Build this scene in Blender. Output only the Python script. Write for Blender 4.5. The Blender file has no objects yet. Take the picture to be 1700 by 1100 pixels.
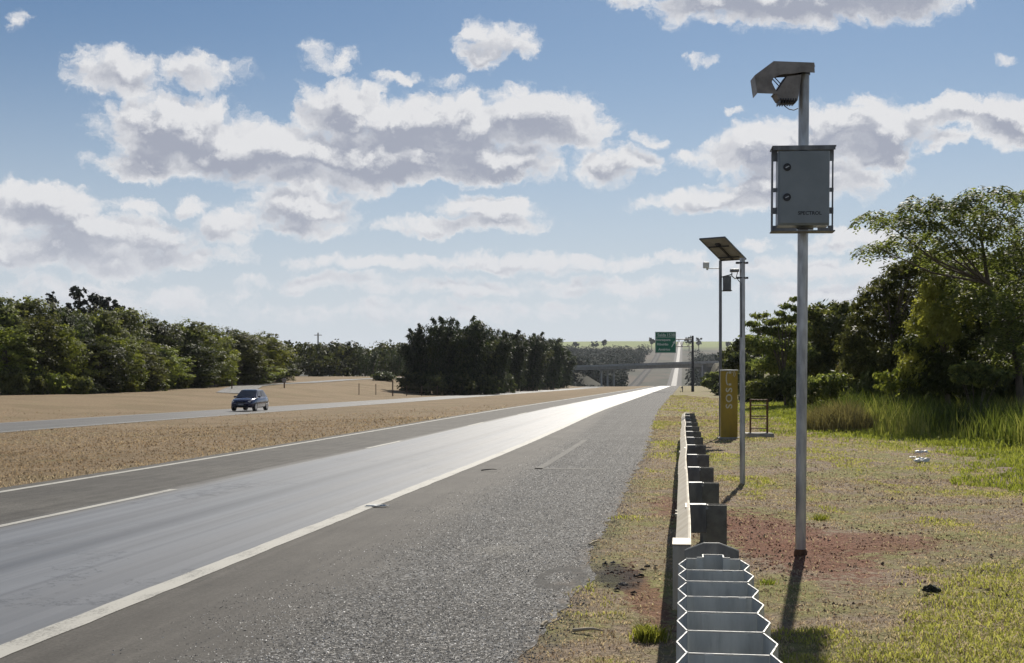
import bpy, math, random
import numpy as np
from mathutils import Vector, Matrix

S = bpy.context.scene
COL = S.collection
R = math.radians
F = 2200.0          # focal length in pixels of the 1700 px wide photograph
H0 = 633.0          # pixel row of the horizon
CH = 1.6            # eye height

# ------------------------------------------------------------------ camera
cam = bpy.data.cameras.new('camera')
cam.sensor_width = 36.0
cam.lens = 36.0 * F / 1700.0
cam.shift_y = (H0 - 550.0) / 1700.0
cam.clip_start = 0.05
cam.clip_end = 20000.0
camo = bpy.data.objects.new('camera', cam)
COL.objects.link(camo)
camo.location = (0, 0, CH)
camo.rotation_euler = (R(90), 0, 0)
S.camera = camo

# ------------------------------------------------------------------ light
SUN_AZ, SUN_EL = 14.0, 37.0     # azimuth to the right of the view, elevation
sdir = Vector((math.sin(R(SUN_AZ)) * math.cos(R(SUN_EL)), math.cos(R(SUN_AZ)) * math.cos(R(SUN_EL)), math.sin(R(SUN_EL))))
sl = bpy.data.lights.new('sun', 'SUN')
sl.energy = 5.0
sl.angle = R(0.55)
sl.color = (1.0, 0.93, 0.82)
so = bpy.data.objects.new('sun', sl)
COL.objects.link(so)
so.rotation_euler = (-sdir).to_track_quat('-Z', 'Y').to_euler()
so.location = (30, 60, 60)

S.view_settings.view_transform = 'Standard'
S.view_settings.look = 'None'
S.view_settings.exposure = 0.3
S.view_settings.gamma = 1.0
S.cycles.max_bounces = 6
S.cycles.diffuse_bounces = 3
S.cycles.glossy_bounces = 2
S.cycles.transmission_bounces = 4
S.cycles.transparent_max_bounces = 6

SKY = 0.05
W = bpy.data.worlds.new('World')
S.world = W
W.use_nodes = True


class NT:
    """small node-tree helper"""
    def __init__(s, tree):
        s.t = tree
        s.n = tree.nodes
        s.l = tree.links

    def node(s, typ, **kw):
        n = s.n.new(typ)
        for k, v in kw.items():
            setattr(n, k, v)
        return n

    def put(s, sock, v):
        if isinstance(v, bpy.types.NodeSocket):
            s.l.new(v, sock)
        elif v is not None:
            sock.default_value = v

    def math(s, op, a, b=None, c=None, clamp=False):
        n = s.node('ShaderNodeMath', operation=op, use_clamp=clamp)
        s.put(n.inputs[0], a)
        s.put(n.inputs[1], b)
        s.put(n.inputs[2], c)
        return n.outputs[0]

    def vmath(s, op, a, b=None):
        n = s.node('ShaderNodeVectorMath', operation=op)
        s.put(n.inputs[0], a)
        s.put(n.inputs[1], b)
        return n.outputs['Value' if op in ('LENGTH', 'DOT_PRODUCT', 'DISTANCE') else 'Vector']

    def mix(s, f, a, b):
        n = s.node('ShaderNodeMix', data_type='RGBA')
        s.put(n.inputs[0], f)
        s.put(n.inputs[6], a if not isinstance(a, tuple) else a + (1,) * (4 - len(a)))
        s.put(n.inputs[7], b if not isinstance(b, tuple) else b + (1,) * (4 - len(b)))
        return n.outputs[2]

    def mul(s, a, b, f=1.0):
        n = s.node('ShaderNodeMix', data_type='RGBA', blend_type='MULTIPLY')
        s.put(n.inputs[0], f)
        s.put(n.inputs[6], a if not isinstance(a, tuple) else a + (1,))
        s.put(n.inputs[7], b if not isinstance(b, tuple) else b + (1,))
        return n.outputs[2]

    def ramp(s, v, lo, hi, a=0.0, b=1.0, smooth=True):
        n = s.node('ShaderNodeMapRange', interpolation_type='SMOOTHSTEP' if smooth else 'LINEAR')
        s.put(n.inputs[0], v)
        s.put(n.inputs[1], lo)
        s.put(n.inputs[2], hi)
        s.put(n.inputs[3], a)
        s.put(n.inputs[4], b)
        return n.outputs[0]

    def noise(s, vec, scale, detail=4.0, rough=0.55, dist=0.0, out=0):
        n = s.node('ShaderNodeTexNoise')
        s.put(n.inputs['Vector'], vec)
        n.inputs['Scale'].default_value = scale
        n.inputs['Detail'].default_value = detail
        n.inputs['Roughness'].default_value = rough
        n.inputs['Distortion'].default_value = dist
        return n.outputs[out]

    def vor(s, vec, scale, out=0, feature='F1', rand=1.0):
        n = s.node('ShaderNodeTexVoronoi', feature=feature)
        s.put(n.inputs['Vector'], vec)
        n.inputs['Scale'].default_value = scale
        n.inputs['Randomness'].default_value = rand
        return n.outputs[out]

    def comb(s, x, y, z=0.0):
        n = s.node('ShaderNodeCombineXYZ')
        s.put(n.inputs[0], x)
        s.put(n.inputs[1], y)
        s.put(n.inputs[2], z)
        return n.outputs[0]

    def sep(s, v):
        n = s.node('ShaderNodeSeparateXYZ')
        s.put(n.inputs[0], v)
        return n.outputs


# clouds: azimuth / elevation of each cumulus mass in the sky (degrees of arc * F), half sizes, weight
CLOUDS = [
    (195, 140, 80, 42, 1), (335, 132, 85, 30, .8), (300, 225, 150, 62, 1.2), (430, 255, 180, 55, 1.25), (250, 278, 110, 34, 1), (520, 300, 140, 30, 1),
    (570, 190, 95, 58, 1.2), (720, 210, 180, 62, 1.35), (890, 200, 140, 58, 1.15), (640, 262, 220, 44, 1.3), (810, 268, 140, 36, 1.1), (960, 215, 75, 34, 1),
    (825, 66, 75, 34, .85), (806, 100, 45, 24, .7), (540, 102, 52, 20, .5), (655, 130, 48, 12, .55), (728, 132, 36, 14, .45),
    (1018, 272, 75, 38, .95), (1072, 232, 26, 12, .5),
    (60, 362, 130, 46, 1.1), (190, 400, 140, 44, 1.1), (90, 430, 220, 48, 1), (225, 350, 50, 14, .6), (312, 348, 42, 17, .65), (372, 380, 60, 34, .8), (280, 430, 130, 26, .8),
    (500, 348, 110, 38, .95), (500, 378, 90, 18, .75),
    (770, 372, 165, 20, .9), (815, 345, 95, 30, .95),
    (620, 436, 170, 18, .75), (850, 436, 230, 20, .8), (1040, 432, 130, 14, .6), (560, 470, 160, 16, .6), (760, 478, 220, 20, .6), (1020, 478, 200, 20, .6),
    (1290, 255, 150, 52, 1.1), (1420, 235, 130, 56, 1.15), (1190, 340, 140, 26, .95), (1330, 310, 150, 46, 1.1), (1470, 280, 60, 30, .9), (1130, 262, 40, 16, .6),
    (1590, 212, 120, 26, .95), (1670, 232, 80, 46, 1.1), (1568, 252, 40, 20, .75),
    (1380, -20, 310, 84, 1.7), (1520, -10, 160, 46, 1.1), (1165, 8, 80, 40, .9), (1040, 0, 44, 18, .6),
    (1420, 398, 110, 20, .8), (1250, 412, 40, 10, .6), (1340, 448, 220, 24, .7), (1420, 490, 240, 24, .6),
    (38, 72, 26, 13, .5), (1680, 127, 26, 11, .6), (1176, 103, 30, 10, .35), (1222, 195, 24, 8, .35), (200, 500, 240, 26, .5), (700, 520, 420, 20, .45),
    (-200, 250, 160, 60, 1.1), (-320, 420, 200, 40, 1), (1950, 300, 180, 60, 1.1), (2150, 150, 150, 60, 1.1), (700, -150, 140, 50, 1), (200, -220, 220, 60, 1.1), (1900, 60, 120, 40, 1),
]


def build_world():
    w = NT(W.node_tree)
    w.n.clear()
    out = w.node('ShaderNodeOutputWorld')
    bg = w.node('ShaderNodeBackground')
    bg.inputs[1].default_value = SKY
    w.l.new(bg.outputs[0], out.inputs[0])
    sky = w.node('ShaderNodeTexSky', sky_type='NISHITA')
    sky.sun_disc = False
    sky.sun_elevation = R(SUN_EL)
    sky.sun_rotation = R(SUN_AZ)
    sky.altitude = 600
    sky.air_density = 1.0
    sky.dust_density = 0.6
    sky.ozone_density = 2.5
    # density group over (azimuth, elevation)
    g = bpy.data.node_groups.new('cloud_density', 'ShaderNodeTree')
    g.interface.new_socket('P', in_out='INPUT', socket_type='NodeSocketVector')
    g.interface.new_socket('D', in_out='OUTPUT', socket_type='NodeSocketFloat')
    q = NT(g)
    gi = q.node('NodeGroupInput')
    go = q.node('NodeGroupOutput')
    p0 = gi.outputs[0]
    wv = q.noise(p0, 20.0, 8.0, 0.66, out=1)
    wv = q.vmath('SUBTRACT', wv, (.5, .5, .5))
    wv = q.vmath('MULTIPLY', wv, (.060, .040, 0))
    p = q.vmath('ADD', p0, wv)
    acc = None
    for (cx, cy, rx, ry, wt) in CLOUDS:
        az = math.atan((cx - 850) / F)
        el = math.atan((H0 - cy) / F)
        v = q.vmath('SUBTRACT', p, (az, el, 0))
        v = q.vmath('MULTIPLY', v, (F / rx, F / ry, 0))
        d = q.vmath('DOT_PRODUCT', v, v)
        f = q.math('MULTIPLY_ADD', d, -wt, wt)
        acc = f if acc is None else q.math('SMOOTH_MAX', acc, f, 0.35)
    # scattered cumulus all round the rest of the sky
    s = q.sep(p0)
    nb = q.noise(q.vmath('MULTIPLY', p0, (2.2, 5.0, 0)), 2.6, 3.0, 0.5)
    far = q.ramp(q.math('ABSOLUTE', s[0]), .55, .75)
    up = q.ramp(s[1], .34, .5)
    msk = q.math('MAXIMUM', far, up)
    gen = q.math('MULTIPLY_ADD', nb, 7.0, -4.0)
    gen = q.math('MULTIPLY_ADD', msk, 20.0, q.math('MINIMUM', gen, 1.2))
    gen = q.math('SUBTRACT', gen, 20.0)
    acc = q.math('MAXIMUM', acc, gen)
    n1 = q.noise(q.vmath('MULTIPLY', p, (1, 1.35, 0)), 42.0, 10.0, 0.64)
    n1 = q.math('MULTIPLY_ADD', n1, 2.7, -1.42)
    # billows
    acc = q.math('MINIMUM', acc, 1.35)
    dd = q.math('ADD', acc, n1)
    q.l.new(dd, go.inputs[0])
    g.interface.new_socket('S', in_out='OUTPUT', socket_type='NodeSocketFloat')
    n0 = q.noise(q.vmath('MULTIPLY', p, (1, 1.5, 0)), 26.0, 4.0, 0.5)
    q.l.new(q.math('ADD', acc, q.math('MULTIPLY_ADD', n0, 2.6, -1.36)), go.inputs[1])
    # main
    tc = w.node('ShaderNodeTexCoord')
    d3 = w.vmath('NORMALIZE', tc.outputs['Generated'])
    x, y, z = w.sep(d3)
    az = w.math('ARCTAN2', x, y)
    el = w.math('ARCSINE', z)
    P = w.comb(az, el, 0)

    def dens(v):
        n = w.node('ShaderNodeGroup')
        n.node_tree = g
        w.put(n.inputs[0], v)
        return n.outputs[0], n.outputs[1]
    d0, s0 = dens(P)
    d1, s1 = dens(w.vmath('ADD', P, (.004, .011, 0)))
    sm = w.math('ADD', w.math('MULTIPLY', d0, .35), w.math('MULTIPLY', s0, .65))
    sm1 = w.math('ADD', w.math('MULTIPLY', d1, .35), w.math('MULTIPLY', s1, .65))
    alpha = w.ramp(d0, -0.15, 0.6)
    thick = w.ramp(sm, 0.12, 1.0)
    lit = w.ramp(w.math('SUBTRACT', sm, sm1), 0.0, 0.55)
    shade = w.math('MULTIPLY', thick, w.math('SUBTRACT', 1.0, w.math('MULTIPLY', lit, .95)), clamp=True)
    # haze: the low sky is pale, clouds there lose contrast
    low = w.ramp(el, 0.0, 0.16)
    k = 1.0 / SKY
    white = tuple(c * k for c in (.65, .648, .655))
    grey = tuple(c * k for c in (.285, .305, .37))
    ccol = w.mix(shade, white, grey)
    pale = tuple(c * k for c in (.50, .535, .585))
    ccol = w.mix(w.math('MULTIPLY_ADD', low, -.62, .66), ccol, tuple(c * k for c in (.50, .525, .575)))
    skyb = w.mul(sky.outputs[0], (.73, .875, .975))
    skyc = w.mix(w.math('POWER', w.math('SUBTRACT', 1.0, w.ramp(el, -.02, 0.30), clamp=True), 1.2), skyb, pale)
    al = w.math('MULTIPLY', alpha, w.ramp(el, 0.0, 0.06, .5, .97))
    w.l.new(w.mix(al, skyc, ccol), bg.inputs[0])
    W.cycles.sampling_method = 'MANUAL'
    W.cycles.sample_map_resolution = 512


build_world()

# ------------------------------------------------------------------ materials
def mat(name):
    m = bpy.data.materials.new(name)
    m.use_nodes = True
    n = NT(m.node_tree)
    b = m.node_tree.nodes['Principled BSDF']
    return m, n, b


def obj_coords(n):
    return n.node('ShaderNodeTexCoord').outputs['Object']


def bump(n, b, h, strength=0.3, dist=0.02):
    bp = n.node('ShaderNodeBump')
    bp.inputs['Strength'].default_value = strength
    bp.inputs['Distance'].default_value = dist
    n.put(bp.inputs['Height'], h)
    n.l.new(bp.outputs[0], b.inputs['Normal'])


def surf(name, c1, c2=None, scale=6.0, rough=0.6, metal=0.0, spec=0.5, dirt=0.0, dirtc=(.12, .08, .05), bmp=0.0, stretch=(1, 1, 1), rvar=.12):
    """generic weathered surface: two tones of noise, optional dirt blotches"""
    m, n, b = mat(name)
    co = n.vmath('MULTIPLY', obj_coords(n), stretch)
    c2 = c2 or tuple(c * .75 for c in c1)
    nz = n.noise(co, scale, 6, .62)
    f = n.ramp(nz, .35, .68)
    col = n.mix(f, c1, c2)
    if dirt > 0:
        d = n.noise(co, scale * 2.7, 8, .7)
        col = n.mix(n.math('MULTIPLY', n.ramp(d, .5, .72), dirt), col, dirtc)
    n.l.new(col, b.inputs['Base Color'])
    n.l.new(n.ramp(nz, .3, .7, max(.03, rough - rvar), min(1, rough + rvar)), b.inputs['Roughness'])
    b.inputs['Metallic'].default_value = metal
    b.inputs['Specular IOR Level'].default_value = spec
    if bmp:
        bump(n, b, n.noise(co, scale * 6, 4, .6), bmp, .01)
    return m


def leafmat(name, cols, trans=.35, rough=.55, tcol=1.5, tb=.6, var=.5):
    """leaf surface: a colour drawn per leaf (attribute tint) and per plant; light passes through"""
    m, n, b = mat(name)
    a = n.node('ShaderNodeAttribute', attribute_name='tint')
    f = a.outputs['Fac']
    oi = n.node('ShaderNodeObjectInfo')
    r = n.node('ShaderNodeValToRGB')
    el = r.color_ramp.elements
    k = len(cols)
    while len(el) < k:
        el.new(.5)
    for i, c in enumerate(cols):
        el[i].position = i / (k - 1)
        el[i].color = c + (1,)
    n.l.new(f, r.inputs[0])
    hs = n.node('ShaderNodeHueSaturation')
    n.l.new(n.math('MULTIPLY_ADD', oi.outputs['Random'], .024, .484), hs.inputs['Hue'])
    n.l.new(n.math('MULTIPLY_ADD', oi.outputs['Random'], var, 1 - var * .5), hs.inputs['Value'])
    n.l.new(r.outputs[0], hs.inputs['Color'])
    n.l.new(hs.outputs[0], b.inputs['Base Color'])
    b.inputs['Roughness'].default_value = rough
    b.inputs['Specular IOR Level'].default_value = .12
    tr = n.node('ShaderNodeBsdfTranslucent')
    tc = n.mul(hs.outputs[0], (tcol, tcol * 1.02, tcol * tb))
    n.l.new(tc, tr.inputs[0])
    ms = n.node('ShaderNodeMixShader')
    ms.inputs[0].default_value = trans
    n.l.new(b.outputs[0], ms.inputs[1])
    n.l.new(tr.outputs[0], ms.inputs[2])
    n.l.new(ms.outputs[0], n.n['Material Output'].inputs[0])
    return m


# ------------------------------------------------------------------ object helpers
def tag(o, label=None, cat=None, group=None, kind=None):
    if label:
        o['label'] = label
    if cat:
        o['category'] = cat
    if group:
        o['group'] = group
    if kind:
        o['kind'] = kind
    return o


def thing(name, label, cat, loc=(0, 0, 0), rz=0.0, group=None):
    o = bpy.data.objects.new(name, None)
    o.empty_display_size = .2
    COL.objects.link(o)
    o.location = loc
    o.rotation_euler = (0, 0, rz)
    return tag(o, label, cat, group)


def link(name, me, m=None, parent=None, loc=None):
    o = bpy.data.objects.new(name, me)
    COL.objects.link(o)
    if m is not None and not me.materials:
        me.materials.append(m)
    if parent is not None:
        o.parent = parent
    if loc is not None:
        o.location = loc
    return o


def npmesh(name, v, f, tint=None, uv=None, smooth=False):
    """mesh from numpy arrays; f is (n,3) or (n,4)"""
    v = np.asarray(v, np.float32)
    f = np.asarray(f, np.int32)
    me = bpy.data.meshes.new(name)
    n, k = f.shape
    me.vertices.add(len(v))
    me.vertices.foreach_set('co', v.ravel())
    me.loops.add(n * k)
    me.loops.foreach_set('vertex_index', f.ravel())
    me.polygons.add(n)
    me.polygons.foreach_set('loop_start', np.arange(0, n * k, k, dtype=np.int32))
    me.polygons.foreach_set('loop_total', np.full(n, k, np.int32))
    me.polygons.foreach_set('use_smooth', np.full(n, smooth))
    me.update(calc_edges=True)
    if tint is not None:
        a = me.attributes.new('tint', 'FLOAT', 'POINT')
        a.data.foreach_set('value', np.asarray(tint, np.float32))
    if uv is not None:
        l = me.uv_layers.new(name='UVMap')
        l.data.foreach_set('uv', np.asarray(uv, np.float32)[f.ravel()].ravel())
    return me


class MB:
    """collects solids into one mesh"""
    def __init__(s):
        s.v, s.f, s.sm = [], [], []

    def add(s, vs, fs, smooth=False, M=None):
        o = len(s.v)
        for p in vs:
            p = Vector(p)
            s.v.append(tuple(M @ p if M is not None else p))
        for f in fs:
            s.f.append([i + o for i in f])
            s.sm.append(smooth)
        return s

    def box(s, c, d, M=None, bev=0.0):
        x, y, z = d[0] / 2, d[1] / 2, d[2] / 2
        cx, cy, cz = c
        if bev <= 0:
            vs = [(cx + a * x, cy + b * y, cz + e * z) for a in (-1, 1) for b in (-1, 1) for e in (-1, 1)]
            s.add(vs, [(0, 1, 3, 2), (4, 6, 7, 5), (0, 4, 5, 1), (2, 3, 7, 6), (0, 2, 6, 4), (1, 5, 7, 3)], False, M)
            return s
        import bmesh
        bm = bmesh.new()
        bmesh.ops.create_cube(bm, size=1.0)
        for v in bm.verts:
            v.co = (v.co.x * d[0], v.co.y * d[1], v.co.z * d[2])
        bmesh.ops.bevel(bm, geom=list(bm.edges), offset=bev, segments=2, affect='EDGES', profile=.5)
        bm.verts.ensure_lookup_table()
        s.add([v.co + Vector(c) for v in bm.verts], [[v.index for v in f.verts] for f in bm.faces], False, M)
        bm.free()
        return s

    def tube(s, pts, r, n=10, cap=True, M=None, smooth=True):
        pts = [Vector(p) for p in pts]
        rs = r if isinstance(r, (list, tuple)) else [r] * len(pts)
        vs, fs = [], []
        ref = None
        for i, p in enumerate(pts):
            t = (pts[min(i + 1, len(pts) - 1)] - pts[max(i - 1, 0)]).normalized()
            if ref is None:
                ref = Vector((0, 1, 0)) if abs(t.y) < .9 else Vector((1, 0, 0))
            a = t.cross(ref).normalized()
            b = t.cross(a).normalized()
            ref = -b if False else ref
            for k in range(n):
                an = 2 * math.pi * k / n
                vs.append(p + (a * math.cos(an) + b * math.sin(an)) * rs[i])
        for i in range(len(pts) - 1):
            for k in range(n):
                fs.append((i * n + k, i * n + (k + 1) % n, (i + 1) * n + (k + 1) % n, (i + 1) * n + k))
        s.add(vs, fs, smooth, M)
        if cap:
            s.add([vs[k] for k in range(n)], [tuple(range(n - 1, -1, -1))], False, M)
            m = (len(pts) - 1) * n
            s.add([vs[m + k] for k in range(n)], [tuple(range(n))], False, M)
        return s

    def prism(s, poly, lo, hi, axis='y', M=None):
        """extrude a polygon; axis y: poly in xz, axis z: poly in xy, axis x: poly in yz"""
        n = len(poly)

        def p3(a, b, h):
            return {'y': (a, h, b), 'z': (a, b, h), 'x': (h, a, b)}[axis]
        vs = [p3(a, b, lo) for a, b in poly] + [p3(a, b, hi) for a, b in poly]
        if n > 4:
            from mathutils.geometry import tessellate_polygon
            ts = tessellate_polygon([[Vector((a, b, 0)) for a, b in poly]])
            fs = [tuple(t) for t in ts] + [tuple(n + i for i in reversed(t)) for t in ts]
        else:
            fs = [tuple(range(n)), tuple(range(2 * n - 1, n - 1, -1))]
        for i in range(n):
            j = (i + 1) % n
            fs.append((i, n + i, n + j, j))
        return s.add(vs, fs, False, M)

    def sheet(s, path, lo, hi, th, axis='y', M=None):
        """a thin bent plate: 2-D path given thickness th, extruded from lo to hi"""
        n = len(path)
        nor = []
        for i in range(n):
            a = Vector(path[max(i - 1, 0)])
            b = Vector(path[min(i + 1, n - 1)])
            t = (b - a).normalized()
            nor.append(Vector((-t.y, t.x)))
        up = [tuple(Vector(p) + q * th / 2) for p, q in zip(path, nor)]
        dn = [tuple(Vector(p) - q * th / 2) for p, q in zip(path, nor)]

        def p3(a, b, h):
            return {'y': (a, h, b), 'z': (a, b, h), 'x': (h, a, b)}[axis]
        vs = [p3(a, b, lo) for a, b in up] + [p3(a, b, lo) for a, b in dn] + [p3(a, b, hi) for a, b in up] + [p3(a, b, hi) for a, b in dn]
        fs = []
        for i in range(n - 1):
            fs += [(i, i + 1, 2 * n + i + 1, 2 * n + i), (n + i, 3 * n + i, 3 * n + i + 1, n + i + 1), (i, n + i, n + i + 1, i + 1), (2 * n + i, 2 * n + i + 1, 3 * n + i + 1, 3 * n + i)]
        fs += [(0, 2 * n, 3 * n, n), (n - 1, 2 * n - 1, 4 * n - 1, 3 * n - 1)]
        return s.add(vs, fs, False, M)

    def mesh(s, name):
        me = bpy.data.meshes.new(name)
        me.from_pydata(s.v, [], s.f)
        me.polygons.foreach_set('use_smooth', s.sm)
        import bmesh
        bm = bmesh.new()
        bm.from_mesh(me)
        bmesh.ops.recalc_face_normals(bm, faces=list(bm.faces))
        bm.to_mesh(me)
        bm.free()
        me.update()
        return me

    def build(s, name, m, parent=None, loc=None):
        return link(name, s.mesh(name), m, parent, loc)


def text(name, body, size, m, parent, M, depth=.002, bold=0.0):
    """lettering as a thin solid, centred on M's origin, in M's xy plane"""
    c = bpy.data.curves.new(name, 'FONT')
    c.body = body
    c.size = size
    c.extrude = depth
    c.offset = bold
    c.resolution_u = 3
    c.align_x = 'CENTER'
    c.align_y = 'CENTER'
    t = bpy.data.objects.new(name, c)
    me = bpy.data.meshes.new_from_object(t)
    bpy.data.objects.remove(t)
    bpy.data.curves.remove(c)
    me.transform(M)
    me.name = name
    return link(name, me, m, parent)


def copy_tree(o, parent=None):
    c = o.copy()
    COL.objects.link(c)
    if parent is not None:
        c.parent = parent
    for ch in [x for x in o.children]:
        copy_tree(ch, c)
    return c


# ------------------------------------------------------------------ lie of the land
def sst(x, a, b):
    t = np.clip((np.asarray(x, float) - a) / (b - a), 0, 1)
    return t * t * (3 - 2 * t)


SL = 0.1295                          # the highway leaves the view to the right by this slope
PHI = math.atan(SL)
RD = Vector((math.sin(PHI), math.cos(PHI), 0))     # along the road
RN = Vector((math.cos(PHI), -math.sin(PHI), 0))    # to its right


def xc(Y):
    Y = np.asarray(Y, float)
    return SL * Y - .55 * sst(Y, 25, 80)


_rs = np.random.RandomState(7)
_tab = _rs.rand(256, 256)


def vnoise(x, y):
    x = np.asarray(x, float)
    y = np.asarray(y, float)
    xi = np.floor(x).astype(int)
    yi = np.floor(y).astype(int)
    fx = x - xi
    fy = y - yi
    fx = fx * fx * (3 - 2 * fx)
    fy = fy * fy * (3 - 2 * fy)
    a = _tab[xi % 256, yi % 256]
    b = _tab[(xi + 1) % 256, yi % 256]
    c = _tab[xi % 256, (yi + 1) % 256]
    d = _tab[(xi + 1) % 256, (yi + 1) % 256]
    return (a * (1 - fx) + b * fx) * (1 - fy) + (c * (1 - fx) + d * fx) * fy


def fbm(x, y, o=4):
    s = 0
    a = .5
    for i in range(o):
        s = s + a * vnoise(np.asarray(x) * 2 ** i + 17 * i, np.asarray(y) * 2 ** i + 31 * i)
        a *= .5
    return s / (1 - .5 ** o)


BR0 = np.array([30.0, 700.0])        # overpass axis, left end over the embankment
BR1 = np.array([81.0, 535.0])        # right end
BV = (BR1 - BR0) / np.linalg.norm(BR1 - BR0)
BL = float(np.linalg.norm(BR1 - BR0))


def gz(X, Y, micro=True):
    X = np.asarray(X, float)
    Y = np.asarray(Y, float)
    u = X - xc(Y)
    L = np.interp(Y, [0, 60, 127, 134, 148, 162, 190, 220, 246, 282, 400, 520], [.1, .1, .33, .3, .46, .72, 1.0, 1.4, 2.0, 2.6, 3.2, 1.0])
    L = L * (1 - sst(Y, 560, 800))
    z = -.52 * sst(-u, 11, 24) * (1 - sst(Y, 420, 520)) + sst(-u, 37, 54) * (L + .52)
    # profile: a level stretch, a dip under the overpass, then the long far hill
    z = z - 4.0 * sst(Y, 470, 640) * (1 - sst(Y, 720, 1100)) + 84 * sst(Y, 640, 2900) - 60 * sst(Y, 2900, 5200)
    z = z - 25 * sst(Y, 900, 2200) * sst(-(X - xc(Y)), 120, 900) + 6 * (fbm(X * .004 + 3, Y * .003) - .5) * sst(Y, 900, 1800) * sst(np.abs(u + 14), 60, 300)
    # overpass embankments
    ax = (X - BR0[0]) * BV[0] + (Y - BR0[1]) * BV[1]
    dist = np.abs((X - BR0[0]) * -BV[1] + (Y - BR0[1]) * BV[0])
    bank = np.clip((26 - dist) / 17, 0, 1)
    z = z + 9.6 * bank * (sst(-ax, -22, 4) + sst(ax - BL, -30, -6)) * sst(np.abs(u + 14), 22, 27)
    # right: mild fall towards the reeds
    z = z - .12 * sst(u, 4, 14) * (1 - sst(Y, 120, 200))
    if micro:
        g = sst(u, -.8, -.3) + sst(-u, 10.2, 10.8) * (1 - sst(-u, 27, 27.8)) + sst(-u, 35, 36)
        rough = (fbm(X * 2.3, Y * 2.3) - .5) * .085 + (fbm(X * 7.1, Y * 7.1, 2) - .5) * .055 * (1 - sst(Y, 25, 60))
        z = z + rough * g * (1 - sst(Y, 80, 140)) + (fbm(X * .31, Y * .31) - .5) * .14 * g * sst(np.abs(u + 5), 5.5, 8) * (1 - sst(Y, 300, 500))
    return z


def GZ(x, y):
    return float(gz(x, y))


def PX(px, py, Y):
    return Vector(((px - 850) / F * Y, Y, CH - (py - H0) / F * Y))


def GP(px, py, z=0.0):
    Y = (CH - z) * F / (py - H0)
    return Vector(((px - 850) / F * Y, Y, z))


def tri_sel(y, lo, hi):
    return (y > lo) & (y < hi)


def pav_edge(Y):
    """ragged outer edge of the shoulder (lateral offset)"""
    Y = np.asarray(Y, float)
    return -.86 + (fbm(Y * 1.9, Y * 0 + 3.3, 4) - .5) * .30 + .13 * np.exp(-((Y - 10.7) / .55) ** 2)


# grid lines of the land, in (u, Y)
yl = [-40, -25, -15, -8, -3, 0, 2, 4]
y = 5.0
while y < 7000:
    yl.append(y)
    y += .16 if y < 30 else (.35 if y < 60 else max(.7, y * .012) if y < 400 else y * .016)
yl = np.array(yl)
ul = list(np.arange(-.8, 14.0, .14))
ul += list(np.arange(14.2, 60, 1.0)) + [60 * 1.13 ** k for k in range(1, 42)]
lf = [-.95, -1.0, -1.3, -9.6, -10.15, -10.3]
y = -10.6
while y > -27.6:
    lf.append(y)
    y -= .45
lf += [-27.9, -28.0, -28.4, -34.0, -34.5, -34.6]
y = -35.2
while y > -90:
    lf.append(y)
    y -= 1.3
lf += [-90 * 1.13 ** k for k in range(1, 40)]
ul = np.array(sorted(lf + ul))
UU, YY = np.meshgrid(ul, yl)
XX = UU + xc(YY)
# roads lie on a bed a hand lower than the verge
bed = ((UU < -1.25) & (UU > -10.2)) | ((UU < -27.95) & (UU > -34.55))
ZZ = gz(XX, YY) - np.where(bed, .06 + .0006 * np.clip(YY, 0, 2000), 0)
nu, ny = len(ul), len(yl)
idx = np.arange(nu * ny).reshape(ny, nu)
fq = np.stack([idx[:-1, :-1], idx[:-1, 1:], idx[1:, 1:], idx[1:, :-1]], -1).reshape(-1, 4)

# ------------------------------------------------------------------ ground material
RED = GP(1330, 912)


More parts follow.
